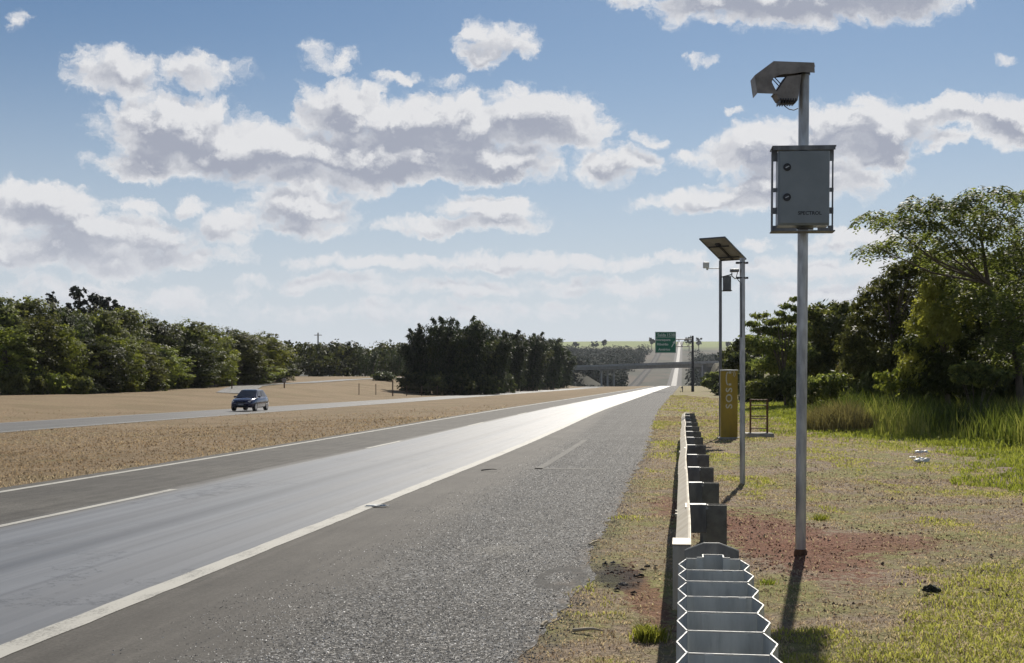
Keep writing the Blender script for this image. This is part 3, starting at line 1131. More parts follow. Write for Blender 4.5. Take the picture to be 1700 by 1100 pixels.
cur = [(.0 - .085 + .05 * math.cos(a), -.156, hzz + .20 * math.sin(a) * .9) for a in np.linspace(R(100), R(260), 12)]
mb.tube([(p[0] + .05, p[1], p[2]) for p in cur], .016, 6)
mb.box((-.015 + .03, -.156, hzz + .165), (.07, .03, .055))
mb.box((-.015 + .03, -.156, hzz - .165), (.07, .03, .055))
for rr in (.07, .11):
    mb.tube([(.05 + rr * math.cos(a), -.155, hzz + .12 + rr * math.sin(a)) for a in np.linspace(R(-45), R(55), 8)], .008, 5)
mb.build('handset_symbol', M_letter, body)

# concrete slab with a rusty cage of rods beside the call box
cb = GP(1262, 727)
cb.z = GZ(cb.x, cb.y)
mb = MB()
mb.box((0, 0, .07), (.78, .80, .14), None, .02)
slab = mb.build('concrete_slab', M_conc, None, (cb.x - .05, cb.y + .1, cb.z - .02))
tag(slab, 'low pale concrete slab under the rusty rod cage', 'slab')
cg = thing('rod_cage', 'rusty open cage of thin steel rods standing on a concrete slab', 'rod cage', (cb.x - .02, cb.y + .1, cb.z + .12), R(-8))
mc = cb.y / F
hh = 56 * mc
for (x, y) in ((-.235, -.2), (.235, -.2), (-.235, .2), (.235, .2)):
    mb = MB()
    mb.tube([(x, y, -.1), (x, y, hh)], .019, 8)
    mb.build('rod_post', M_rust, cg)
for z in (.12, .40, .47, .78, hh - .02):
    mb = MB()
    ring = [(-.235, -.2, z), (.235, -.2, z), (.235, .2, z), (-.235, .2, z)]
    for i in range(4):
        mb.tube([ring[i], ring[(i + 1) % 4]], .011, 6)
    mb.build('rod_ring', M_rust, cg)

# ------------------------------------------------------------------ guardrail
def wprofile(depth=.083, hgt=.31):
    d = depth
    return [(0, hgt / 2), (-.012, hgt / 2 - .004), (-d, hgt / 2 - .055), (-d, hgt / 2 - .085), (-.008, .02), (-.008, -.02), (-d, -hgt / 2 + .085), (-d, -hgt / 2 + .055), (-.012, -hgt / 2 + .004), (0, -hgt / 2)]


def guardrail(name, label, P0, length, ztop, posts, parent_rz, drop=None):
    g = thing(name, label, 'guardrail', P0, parent_rz)
    # local y runs along the road, local x points away from it
    prof = wprofile()
    ys = list(np.arange(0, length, .5)) + [length]
    rs_ = random.Random(3)
    vs, fs = [], []
    th = .0035
    n = len(prof)
    for i, yv in enumerate(ys):
        dz = 0
        if drop:
            dz = -.5 * float(sst(yv, length - drop, length))
        wob = .006 * math.sin(yv * .7) + .003 * math.sin(yv * 1.3 + 1)
        for (a, b) in prof:
            vs.append((a + wob, yv, ztop - .155 + b + dz))
        for (a, b) in prof:
            vs.append((a + wob + th, yv, ztop - .155 + b + dz))
    k = 2 * n
    for i in range(len(ys) - 1):
        for j in range(n - 1):
            a = i * k + j
            fs += [(a, a + 1, a + k + 1, a + k), (a + n, a + n + k, a + n + k + 1, a + n + 1)]
        fs += [(i * k, i * k + k, i * k + k + n, i * k + n), (i * k + n - 1, i * k + 2 * n - 1, i * k + k + 2 * n - 1, i * k + k + n - 1)]
    mb = MB()
    mb.add(vs, fs)
    mb.build('beam', M_rail, g)
    for yv in np.arange(2.0, length, 4.0):
        mb = MB()
        mb.box((-.014, yv, ztop - .155), (.016, .32, .30))
        for z in (-.09, .09):
            for dy in (-.11, .11):
                mb.tube([(-.09, yv + dy, ztop - .155 + z), (-.075, yv + dy, ztop - .155 + z)], .014, 6)
        mb.build('splice', M_rail, g)
    for yv in posts:
        mb = MB()
        mb.box((.066, yv, ztop - .105), (.122, .10, .20), None, .006)
        mb.build('spacer_block', M_galvdark, g)
        mb = MB()
        x0, x1 = .130, .265
        mb.box(((x0 + x1) / 2, yv - .045, ztop / 2 - .15), (x1 - x0, .006, ztop + .28))
        mb.box(((x0 + x1) / 2, yv + .045, ztop / 2 - .15), (x1 - x0, .006, ztop + .28))
        mb.box((x0 + .004, yv, ztop / 2 - .15), (.006, .083, ztop + .28))
        p = mb.build('post', M_post, g)
        mb = MB()
        mb.tube([(-.03, yv, ztop - .155), (.14, yv, ztop - .155)], .009, 6)
        mb.build('bolt', M_galv, p)
        mb = MB()
        mb.tube([(.136, yv - .01, ztop - .03), (.128, yv - .052, ztop - .03)], .010, 6)
        mb.build('bolt', M_galv, p)
    return g


ZT = .75
r0 = GP(1145, 893, ZT)          # near end of the beam, field side
g0 = Vector((r0.x, r0.y, 0))
postY = [p * 1.76 for p in (5.27, 6.41, 7.55, 8.85, 10.2, 11.6, 12.95, 14.4, 15.9, 17.4, 18.9, 20.4)]
gl = (20.7 * 1.76 - g0.y) / math.cos(PHI)
guardrail('guardrail', 'steel guardrail beam with dark posts running along the shoulder beside the crash cushion', g0, gl, ZT + .0, [(y - g0.y) / math.cos(PHI) for y in postY], -PHI)

# ------------------------------------------------------------------ crash cushion at the near end: a row of open hexagonal steel cells
cc = thing('crash_cushion', 'row of open grey hexagonal steel cells ending the guardrail nearest the viewer', 'crash cushion', (0, 0, 0))
c0 = Vector((.985 - .02, 6.36, 0))           # middle of the farthest cross wall
pitch = .372
bias = .004
MCC = frame(c0, RN, -RD, Vector((0, 0, 1)))   # local x right, local y towards the viewer


def wall(mb, me_, a, b, th, z0, z1, M, rim=True):
    a = Vector(a)
    b = Vector(b)
    tt = (b - a).normalized()
    nn = Vector((-tt.y, tt.x)) * th / 2
    poly = [a - nn, b - nn, b + nn, a + nn]
    mb.prism([tuple(p) for p in poly], z0, z1 - .006, 'z', M)
    if rim:
        n2 = nn * 1.1
        poly = [a - n2, b - n2, b + n2, a + n2]
        me_.prism([tuple(p) for p in poly], z1 - .006, z1, 'z', M)


HW, BU = .128, .034
rsc = random.Random(11)
for i in range(10):
    mb, ed = MB(), MB()
    y0, y1 = i * pitch, (i + 1) * pitch
    ym = (y0 + y1) / 2
    j = [rsc.uniform(-.004, .004) for _ in range(6)]
    z1 = ZT + rsc.uniform(-.004, .004)
    wall(mb, ed, (-HW + .003, y1 + j[0]), (HW - .003, y1 + j[1]), .006, .04, z1, MCC)
    for sx in (-1, 1):
        # the two slanted panels of each flank, butted at the fold
        wall(mb, ed, (sx * (HW + .001), y0 + .006), (sx * (HW + BU), ym - .003 + j[2]), .005, .05, z1 - .001, MCC)
        wall(mb, ed, (sx * (HW + BU), ym + .003 + j[2]), (sx * (HW + .001), y1 - .006), .005, .05, z1 - .001, MCC)
    # lap seams of the rolled sheet
    c = mb.build('cell', M_cell, cc)
    ed.build('cell_rim', M_edge, c)
    if i % 3 != 1:
        mb = MB()
        for x in ((-.06, .055) if i % 2 else (-.085, .02, .09)):
            mb.box((x, y1 + .0055, .40), (.030, .004, .69), MCC)
        mb.build('stiffener', M_cell, c)
# first cross wall, split by the channel post, and the arched plate behind it
mb, ed = MB(), MB()
wall(mb, ed, (-HW, 0), (-.062, 0), .006, .04, ZT, MCC)
o = mb.build('front_wall', M_cell, cc)
ed.build('cell_rim', M_edge, o)
for a, b in (((.062, 0), (HW, 0)),):
    mb, ed = MB(), MB()
    wall(mb, ed, a, b, .006, .04, ZT, MCC)
    o = mb.build('front_wall', M_cell, cc)
    ed.build('cell_rim', M_edge, o)
mb, ed = MB(), MB()
arch = [(-.135, .05), (-.135, ZT - .012), (-.118, ZT - .004), (-.04, ZT + .026), (.04, ZT + .026), (.118, ZT - .002), (.138, ZT - .012), (.138, .05)]
mb.prism(arch, -.372, -.366, 'y', MCC)
o = mb.build('end_plate', M_galvdark, cc)
ed = MB()
top = arch[1:-1]
for a, b in zip(top[:-1], top[1:]):
    ed.prism([(a[0], a[1] + .0005), (b[0], b[1] + .0005), (b[0], b[1] + .006), (a[0], a[1] + .006)], -.373, -.365, 'y', MCC)
ed.build('plate_rim', M_edge, o)
mb, ed = MB(), MB()
for a, b in (((-.048, .04), (-.048, -.06)), ((-.048, -.063), (.048, -.063)), ((.048, -.06), (.048, .04)), ((.051, .043), (.078, .043)), ((-.078, .043), (-.051, .043))):
    wall(mb, ed, a, b, .006, .03, ZT + .012, MCC)
o = mb.build('channel_post', M_cell, cc)
ed.build('channel_rim', M_edge, o)
# dull end shoe closing the rail beside the cells
mb = MB()
mb.box((-.150, -.70, .573), (.094, .28, .338), MCC, .006)
shoe = mb.build('end_shoe', surf('dull_shoe_steel', (.36, .345, .31), (.26, .25, .225), 5, .6, .1, .3, .3, (.11, .09, .07), .05, (1, 1, .3)), cc)
mb = MB()
mb.box((-.150, -.70, ZT - .004), (.098, .286, .005), MCC)
mb.build('shoe_lip', M_rail, shoe)
mb = MB()
mb.box((-.172, 1.45, .17), (.006, 4.4, .24), MCC)
mb.build('side_plate', bpy.data.materials['dull_shoe_steel'], cc)

# ------------------------------------------------------------------ second guardrail far ahead, in front of the sign mast
f0 = GP(1131, 650.5)
f0.z = GZ(f0.x, f0.y)
guardrail('guardrail', 'short dark guardrail far ahead at the foot of the green sign mast', f0, 26, .78, list(np.arange(.3, 26, 4)), -PHI)

# ------------------------------------------------------------------ green direction sign
gb = GP(1150, 650)
gb.z = GZ(gb.x, gb.y)
mg = gb.y / F
sg = thing('direction_sign', 'large green direction sign board with white lettering and arrow, on a tall dark mast', 'road sign', gb)
gx = lambda px: (px - 1150) * mg
gzz = lambda py: CH - (py - H0) * mg - gb.z
mb = MB()
mb.tube([(0, 0, -.2), (0, 0, gzz(557))], [.24, .16], 12)
mb.build('mast', M_dark, sg)
mb = MB()
for py in (563, 575):
    mb.tube([(0, 0, gzz(py)), (gx(1092), 0, gzz(py))], .07, 8)
mb.box((gx(1092), 0, (gzz(563) + gzz(575)) / 2), (.1, .1, gzz(563) - gzz(575)))
k = 0
for px in range(1122, 1149, 5):
    mb.tube([(gx(px), 0, gzz(563 if k % 2 else 575)), (gx(px + 5), 0, gzz(575 if k % 2 else 563))], .03, 6)
    k += 1
mb.build('arm_truss', M_dark, sg)
SW, SH_ = 34.5 * mg, 35.0 * mg
MSG = Matrix.Translation(((gx(1087.5) + gx(1122)) / 2, -.15, (gzz(551) + gzz(585)) / 2))
mb = MB()
mb.box((0, 0, 0), (SW, .06, SH_), MSG, .01)
pn = mb.build('sign_panel', M_green, sg)
mb = MB()
w2, h2 = SW / 2 - .06, SH_ / 2 - .06
for z in (h2, -h2):
    mb.box((0, -.034, z), (2 * w2, .006, .045), MSG)
for x in (w2, -w2):
    mb.box((x, -.034, 0), (.045, .006, 2 * h2 - .05), MSG)
mb.box((0, -.034, h2 * .50), (2 * w2 - .05, .006, .05), MSG)
mb.build('border', M_signw, pn)
for body_, x, z, sz in (('Saída', -.62, 1.13, .66), ('153B', .82, 1.13, .66), ('Araraquara', -.38, .38, .50), ('Ribeirão', -.45, -.32, .52), ('Américo', -.2, -1.12, .52)):
    text('lettering', body_, sz, M_signw, pn, MSG @ Matrix.Translation((x, -.033, z)) @ Matrix.Rotation(R(90), 4, 'X'), .003, .012)
mb = MB()
Ma = MSG @ Matrix.Translation((1.22, -.036, -.25)) @ Matrix.Rotation(R(30), 4, 'Y')
mb.prism([(-.07, -.55), (.07, -.55), (.07, .15), (.24, .15), (0, .60), (-.24, .15), (-.07, .15)], -.003, .003, 'y', Ma)
mb.build('arrow', M_signw, pn)

# ------------------------------------------------------------------ overpass
ZB = 9.75
ov = thing('road_bridge', 'long low concrete overpass crossing the highway in the distance', 'bridge', (BR0[0], BR0[1], 0))
MB_ = frame(Vector((0, 0, 0)), Vector((BV[0], BV[1], 0)), Vector((-BV[1], BV[0], 0)), Vector((0, 0, 1)))
mb = MB()
mb.box((BL / 2, 0, ZB - .92), (BL + 40, 11.0, .30), MB_)
mb.build('deck', M_bconc, ov)
for y in (-5.4, 5.4):
    mb = MB()
    mb.box((BL / 2, y, ZB - .42), (BL + 60, .28, .70), MB_)
    mb.box((BL / 2, y, ZB - .035), (BL + 60, .36, .06), MB_)
    mb.build('parapet', M_bconc, ov)
for y in (-3.6, -1.2, 1.2, 3.6):
    mb = MB()
    mb.box((BL / 2, y, ZB - 1.073 - .6), (BL + 36, .6, 1.2), MB_)
    mb.build('girder', M_bconc, ov)
for u_ in (-36.5, 7.5):
    # where the axis meets that lateral offset
    tpar = (u_ + float(xc(BR0[1])) - BR0[0]) / (BV[0] - SL * BV[1])
    pr = MB()
    for y in (-3.2, 0, 3.2):
        c = MB_ @ Vector((tpar, y, 0))
        zg = GZ(c.x + BR0[0], c.y + BR0[1]) - .5
        pr.tube([(c.x, c.y, zg), (c.x, c.y, ZB - 2.9)], .45, 14)
    pr.box((tpar, 0, ZB - 2.6), (1.1, 9.0, .55), MB_)
    pr.build('pier', M_bconc, ov)
for x in (-8, BL + 2):
    mb = MB()
    mb.box((x, 0, ZB - 4.3), (1.2, 11.2, 5.9), MB_)
    mb.build('abutment', M_bconc, ov)

# ------------------------------------------------------------------ dark blue car on the opposite carriageway
cY = 1.6
cp = GP(415, 681.5, -.5)
cp.z = GZ(cp.x, cp.y) + .03
paint_, n, b = mat('dark_blue_car_paint')
b.inputs['Base Color'].default_value = (.012, .014, .05, 1)
b.inputs['Roughness'].default_value = .22
b.inputs['Coat Weight'].default_value = .8
b.inputs['Metallic'].default_value = .3
glass_, n, b = mat('car_window_glass')
b.inputs['Base Color'].default_value = (.02, .024, .035, 1)
b.inputs['Roughness'].default_value = .08
b.inputs['Specular IOR Level'].default_value = .8
lamp_, n, b = mat('headlamp_glass')
b.inputs['Base Color'].default_value = (.55, .56, .58, 1)
b.inputs['Roughness'].default_value = .12
b.inputs['Metallic'].default_value = .4
rim_ = surf('alloy_wheel', (.45, .45, .47), (.35, .35, .37), 10, .35, .7)
car = thing('car', 'dark blue hatchback car driving towards the viewer on the far carriageway', 'car', cp, math.pi - PHI)
# local +y is forward; stations: y, z_bottom, z_shoulder, half width low, half width shoulder
st = [(-1.98, .42, .80, .62, .60), (-1.90, .30, .90, .78, .74), (-1.55, .24, .98, .84, .80), (-.9, .22, .99, .85, .82), (0, .22, .97, .85, .82), (.75, .22, .95, .85, .81), (1.25, .23, .90, .84, .78), (1.65, .26, .82, .80, .72), (1.90, .30, .74, .72, .62), (2.0, .40, .66, .60, .50)]
vs, fs = [], []
for (y, zb, zs, wl, ws) in st:
    zm = zb + (zs - zb) * .55
    ring = [(-wl * .9, zb), (-wl, zb + .10), (-wl * 1.01, zm), (-ws, zs - .05), (-ws * .88, zs), (0, zs + .035), (ws * .88, zs), (ws, zs - .05), (wl * 1.01, zm), (wl, zb + .10), (wl * .9, zb)]
    vs += [(x, y, z) for x, z in ring]
nr = 11
for i in range(len(st) - 1):
    for j in range(nr):
        fs.append((i * nr + j, i * nr + (j + 1) % nr, (i + 1) * nr + (j + 1) % nr, (i + 1) * nr + j))
fs += [tuple(range(nr)), tuple(range((len(st) - 1) * nr, len(st) * nr))]
mb = MB()
mb.add(vs, fs, True)
cbody = mb.build('body', paint_, car)
# cabin: roof panel and pillars
zs0, zr = .95, 1.47
lo = [(-.74, -1.75), (.74, -1.75), (.76, .95), (-.76, .95)]
hi = [(-.56, -1.25), (.56, -1.25), (.58, .15), (-.58, .15)]
V = [(x, y, zs0) for x, y in lo] + [(x, y, zr) for x, y in hi]
mb = MB()
mb.add(V, [(4, 5, 6, 7), (0, 1, 5, 4), (1, 2, 6, 5), (2, 3, 7, 6), (3, 0, 4, 7)])
mb.add([(-.57, -1.3, zr), (.57, -1.3, zr), (.57, .18, zr), (-.57, .18, zr), (-.4, -.95, zr + .045), (.4, -.95, zr + .045), (.4, -.1, zr + .045), (-.4, -.1, zr + .045)], [(4, 5, 6, 7), (0, 1, 5, 4), (1, 2, 6, 5), (2, 3, 7, 6), (3, 0, 4, 7)])
mb.build('cabin', paint_, car)


def pane(name, a, b, c, d, off):
    a, b, c, d = [Vector(v) for v in (a, b, c, d)]
    nn = (b - a).cross(d - a).normalized() * off
    mb = MB()
    mb.add([a, b, c, d, a + nn, b + nn, c + nn, d + nn], [(0, 1, 2, 3), (4, 5, 6, 7), (0, 1, 5, 4), (1, 2, 6, 5), (2, 3, 7, 6), (3, 0, 4, 7)])
    return mb.build(name, glass_, car)


def lerpv(a, b, k):
    return Vector(a).lerp(Vector(b), k)


def facequad(i0, i1, i2, i3, l, r, bt, tp):
    a, b, c, d = [Vector(V[i]) for i in (i0, i1, i2, i3)]     # bottom a-b, top d-c
    return [lerpv(lerpv(a, b, x), lerpv(d, c, x), z) for x, z in ((l, bt), (r, bt), (r, tp), (l, tp))]


qd = facequad(2, 3, 7, 6, .06, .94, .03, .92)
pane('windscreen', *qd, .012)
qd = facequad(0, 1, 5, 4, .1, .9, .15, .9)
pane('rear_window', *qd, .012)
for i0, i1, i2, i3, sgn in ((1, 2, 6, 5, 1), (3, 0, 4, 7, -1)):
    for l, r in (((.14, .50), (.54, .90)) if sgn > 0 else ((.10, .46), (.50, .86))):
        qd = facequad(i0, i1, i2, i3, l, r, .12, .86)
        pane('side_window', *qd, .012)
for sx in (-1, 1):
    for y in (1.22, -1.25):
        mb = MB()
        mb.tube([(sx * .66, y, .31), (sx * .86, y, .31)], .31, 20)
        ty = mb.build('tyre', M_black, car)
        mb = MB()
        mb.tube([(sx * .855, y, .31), (sx * .872, y, .31)], [.205, .19], 16)
        mb.build('rim', rim_, ty)
    mb = MB()
    mb.prism([(sx * .44, .60), (sx * .66, .62), (sx * .70, .74), (sx * .50, .72)], 1.80, 1.955, 'y')
    mb.build('headlight', lamp_, car)
    mb = MB()
    mb.box((sx * .90, .62, 1.0), (.17, .10, .12), None, .02)
    mb.build('wing_mirror', paint_, car)
mb = MB()
mb.box((0, 1.985, .61), (.72, .05, .10), None, .01)
mb.build('grille', M_black, car)
mb = MB()
mb.box((0, 1.985, .40), (.80, .05, .12), None, .01)
mb.build('air_intake', M_black, car)
mb = MB()
mb.box((0, 2.015, .47), (.40, .015, .10))
mb.build('number_plate', surf('number_plate_grey', (.25, .25, .26)), car)

# ------------------------------------------------------------------ litter, posts and other small things
def crumple(name, size, seed, m, label, cat, loc, flat=.45):
    import bmesh
    rr = random.Random(seed)
    bm = bmesh.new()
    bmesh.ops.create_icosphere(bm, subdivisions=3, radius=1)
    for v in bm.verts:
        k = 1 + .35 * math.sin(5 * v.co.x + seed) * math.sin(4 * v.co.y + seed * 2) + rr.uniform(-.16, .16)
        v.co = (v.co.x * size[0] * k, v.co.y * size[1] * k, max(-.2, v.co.z) * size[2] * k)
    me = bpy.data.meshes.new(name)
    bm.to_mesh(me)
    bm.free()
    o = link(name, me, m, None, loc)
    return tag(o, label, cat)


M_paper = surf('white_plastic_litter', (.78, .78, .75), (.7, .7, .66), 8, .5)
a = GP(1531, 750)
crumple('plastic_bag', (.15, .10, .06), 2, M_paper, 'upper of two crumpled white plastic scraps on the turf before the reeds', 'litter', (a.x, a.y, GZ(a.x, a.y) + .03))
a = GP(1530, 769)
crumple('plastic_bag', (.15, .10, .06), 5, M_paper, 'lower of two crumpled white plastic scraps on the turf before the reeds', 'litter', (a.x, a.y, GZ(a.x, a.y) + .03))
a = GP(1516, 759)
crumple('paper_scrap', (.07, .06, .02), 8, M_paper, 'small white paper scrap between the two white plastic scraps', 'litter', (a.x, a.y, GZ(a.x, a.y) + .03))
a = GP(628, 842)
crumple('paper_scrap', (.14, .05, .018), 9, M_paper, 'torn pale paper scrap on the shoulder beside the white edge line', 'litter', (a.x, a.y, GZ(a.x, a.y) + .02))
a = GP(1546, 990)
crumple('clod', (.055, .04, .04), 12, surf('dark_clod', (.03, .035, .02), (.018, .02, .012), 20, .9), 'dark clod lying in the bright green grass at the right', 'clod', (a.x, a.y, GZ(a.x, a.y) + .02))
M_bark = surf('grey_bark', (.16, .13, .10), (.09, .075, .06), 5, .9, 0, .15, 0, (0, 0, 0), .5, (1, 1, .3))
M_twig = surf('pale_dead_twig', (.42, .36, .26), (.3, .25, .18), 12, .9)


def twig(px, py, ln, rz, label, m=M_twig, r=.012):
    a = GP(px, py)
    mb = MB()
    pts = [(-ln / 2, 0, .0), (-ln * .1, ln * .06, .012), (ln * .2, ln * .02, .02), (ln / 2, ln * .1, .01)]
    mb.tube(pts, [r, r * .9, r * .8, r * .4], 6)
    mb.tube([pts[1], (ln * .1, ln * .28, .02)], [r * .6, r * .3], 5)
    o = mb.build('twig', m, None, (a.x, a.y, GZ(a.x, a.y) + .02))
    o.rotation_euler = (0, 0, rz)
    tag(o, label, 'twig')


twig(975, 1052, .20, R(-25), 'broken pale twig on the dry verge nearest the viewer')
twig(905, 1042, .09, R(60), 'short pale twig at the crumbling asphalt edge')
twig(988, 905, .22, R(55), 'thin dry stalk at the asphalt edge beyond the burnt patch')
twig(812, 782, .28, R(5), 'dark strip of debris on the shoulder ahead', M_black, .012)

# charred lumps and stones on the burnt patch
M_char = surf('charred_lumps', (.02, .018, .018), (.012, .011, .011), 20, .85)
M_stone = surf('grey_stone', (.22, .20, .18), (.15, .135, .12), 12, .9)
rr = random.Random(5)
for i in range(16):
    px, py = rr.gauss(1035, 26), rr.gauss(952, 12)
    a = GP(px, py)
    s_ = rr.uniform(.006, .016)
    o = crumple('charred_lump', (s_ * 1.6, s_, s_ * .9), 20 + i, M_char, 'small charred lump on the burnt patch beside the shoulder', 'charred lump', (a.x, a.y, GZ(a.x, a.y) + .01))
    o['group'] = 'charred lumps on the burnt patch'
for i, (px, py, s_) in enumerate(((1034, 972, .02), (1018, 938, .014))):
    a = GP(px, py)
    crumple('stone', (s_ * 1.5, s_, s_ * .9), 50 + i, M_stone, ('pale stone on the near side of the burnt patch', 'small pale stone on the far side of the burnt patch')[i], 'stone', (a.x, a.y, GZ(a.x, a.y) + .012))

# marker posts and the wire fence beyond the opposite carriageway
def at_u(px, Y):
    X = (px - 850) / F * Y
    return Vector((X, Y, GZ(X, Y)))


mw = thing('marker_post', 'short post with a pale round board where the ramp road leaves', 'marker post', at_u(472, 172))
mb = MB()
mb.tube([(0, 0, -.2), (0, 0, 1.0)], .09, 8)
mb.build('post', M_rust, mw)
mb = MB()
mb.tube([(0, -.09, 1.0), (0, -.15, 1.0)], .30, 14)
mb.build('board', M_pv, mw)
mb = MB()
mb.tube([(0, 0, -.2), (0, 0, 1.1)], .07, 8)
o = mb.build('stub_post', M_rust, None, at_u(385, 160))
tag(o, 'lone dark stub post at the foot of the wooded edge', 'post')
fp = [at_u(px, Y) for px, Y in ((596, 176), (624, 182), (652, 182), (675, 188), (700, 192), (726, 198), (750, 205), (772, 212))]
fo = thing('wire_fence', 'thin wire fence with dark wooden posts in front of the bamboo', 'fence', fp[0])
for i, p in enumerate(fp):
    mb = MB()
    d = p - fp[0]
    mb.tube([d + Vector((0, 0, -.3)), d + Vector((0, 0, 1.5 if i != 2 else 2.2))], .055 if i != 2 else .09, 7)
    mb.build('post', M_wood, fo)
mb = MB()
for z in (.7, 1.3):
    mb.tube([p - fp[0] + Vector((0, 0, z)) for p in fp], .006, 4)
mb.build('wires', M_wood, fo)
# power pole behind the wood
pp = at_u(528, 330)
po_ = thing('utility_pole', 'slender utility pole rising above the far dark trees', 'utility pole', pp)
mb = MB()
mb.tube([(0, 0, -.5), (0, 0, CH - (552 - H0) / F * 330 - pp.z)], [.25, .17], 8)
mb.build('pole', M_conc, po_)
mb = MB()
mb.box((0, 0, CH - (556 - H0) / F * 330 - pp.z), (1.9, .16, .16))
mb.build('crossarm', M_wood, po_)

# ramp road on the bank to the left
ry = np.linspace(146, 300, 60)
rx = np.interp(ry, [146, 172, 197, 237, 273, 300], [-37.0, -34.5, -37.6, -31.3, -19.8, -12.0])
rx = np.interp(ry, [146, 180, 197, 237, 273, 300], [-30.5, -36.0, -37.4, -31.0, -19.8, -11.0])
vs, uvs = [], []
for i in range(len(ry)):
    for w_ in (-1, 0, 1):
        x = rx[i] + w_ * 2.0
        vs.append((x, ry[i] + w_ * .6, max(GZ(x, ry[i] + w_ * .6), GZ(rx[i], ry[i])) + .05))
        uvs.append((-30 + w_ * 2.6, ry[i]))
f = []
for i in range(len(ry) - 1):
    for j in range(2):
        f.append((i * 3 + j, i * 3 + j + 1, i * 3 + j + 4, i * 3 + j + 3))
tag(link('ramp_road', npmesh('ramp_road', vs, f, uv=uvs, smooth=True), M_asp2), kind='structure')

# ------------------------------------------------------------------ foliage
def leaf_quads(c, nrm, size, aspect, rng, droop=None):
    """one small rhombic leaf per centre, facing nrm; droop gives the long axis"""
    n = len(c)
    nrm = nrm / (np.linalg.norm(nrm, axis=1, keepdims=True) + 1e-9)
    ax = rng.normal(size=(n, 3)) if droop is None else droop + rng.normal(size=(n, 3)) * .35
    ax = ax - nrm * (ax * nrm).sum(1, keepdims=True)
    ax /= np.linalg.norm(ax, axis=1, keepdims=True) + 1e-9
    bx = np.cross(nrm, ax)
    s = (np.asarray(size) * rng.uniform(.6, 1.3, n))[:, None]
    L = ax * s * .5
    Wd = bx * s * .5 * aspect
    v = np.stack([c - L, c + Wd - L * .1, c + L, c - Wd - L * .1], 1).reshape(-1, 3)
    f = np.arange(4 * n).reshape(n, 4)
    return v, f


def cloud_mesh(name, lobes, n, size, rng, aspect=.6, outward=.9, shell=.55, clump=0, tintf=None, squash=None, droop=0.0, zmin=.05, rnd=.55):
    """leaves spread through a set of ellipsoidal lobes (x,y,z,rx,ry,rz); gathered in clumps so gaps stay open"""
    lb = np.array(lobes, float)
    w = (lb[:, 3] * lb[:, 4] * lb[:, 5]) ** (2 / 3)
    w /= w.sum()
    li = rng.choice(len(lb), n, p=w)
    if clump:
        # clump centres on lobes; leaves gather round their clump
        nc = max(8, n // clump)
        lc = rng.choice(len(lb), nc, p=w)
        d = rng.normal(size=(nc, 3))
        d /= np.linalg.norm(d, axis=1, keepdims=True)
        r = shell + (1 - shell) * rng.rand(nc) ** .5
        r *= 1 + .16 * rng.normal(size=nc)
        cc_ = lb[lc, :3] + d * r[:, None] * lb[lc, 3:]
        cr = (lb[lc, 3:].mean(1) * .22) * rng.uniform(.5, 1.4, nc)
        ci = rng.randint(0, nc, n)
        off = rng.normal(size=(n, 3)) * .8
        off[:, 2] *= .7
        c = cc_[ci] + off * cr[ci][:, None]
        dd = d[ci]
        tn = (rng.rand(nc) * .7)[ci] + rng.rand(n) * .3
    else:
        d = rng.normal(size=(n, 3))
        d /= np.linalg.norm(d, axis=1, keepdims=True)
        r = shell + (1 - shell) * rng.rand(n) ** .5
        c = lb[li, :3] + d * r[:, None] * lb[li, 3:]
        dd = d
        tn = rng.rand(n)
    keep = c[:, 2] > zmin
    c, dd, tn = c[keep], dd[keep], tn[keep]
    nr = dd * outward + rng.normal(size=c.shape) * rnd
    nr[:, 2] += .25
    dr = None
    if droop:
        dr = dd * .6 + np.array([0, 0, -droop])
    v, f = leaf_quads(c, nr, size, aspect, rng, dr)
    if tintf is not None:
        tn = tintf(c, tn, rng)
    return npmesh(name, v, f, tint=np.repeat(tn, 4))


def limb_mesh(name, base_r, h, tips, rng, lean=(0, 0), n=8):
    """tapered trunk with limbs to the given tips (local coordinates)"""
    mb = MB()
    top = Vector((lean[0], lean[1], h))
    pts = [Vector((0, 0, -.4)), Vector((lean[0] * .2, lean[1] * .2, h * .3)), Vector((lean[0] * .55, lean[1] * .55, h * .65)), top]
    mb.tube(pts, [base_r * 1.25, base_r, base_r * .8, base_r * .5], n)
    for tp in tips:
        tp = Vector(tp)
        k = rng.uniform(.35, .95)
        s0 = Vector((0, 0, 0)).lerp(top, k)
        mid = s0.lerp(tp, .5) + Vector((rng.normal() * .15, rng.normal() * .15, .12 * (tp - s0).length))
        r = base_r * .38
        mb.tube([s0, mid, tp], [r, r * .6, r * .18], 6)
        for _ in range(2):
            q = mid.lerp(tp, rng.uniform(.1, .7))
            e = q + Vector((rng.normal(), rng.normal(), rng.uniform(0, .8))) * (tp - s0).length * .22
            mb.tube([q, e], [r * .3, r * .08], 5)
    return mb.mesh(name)


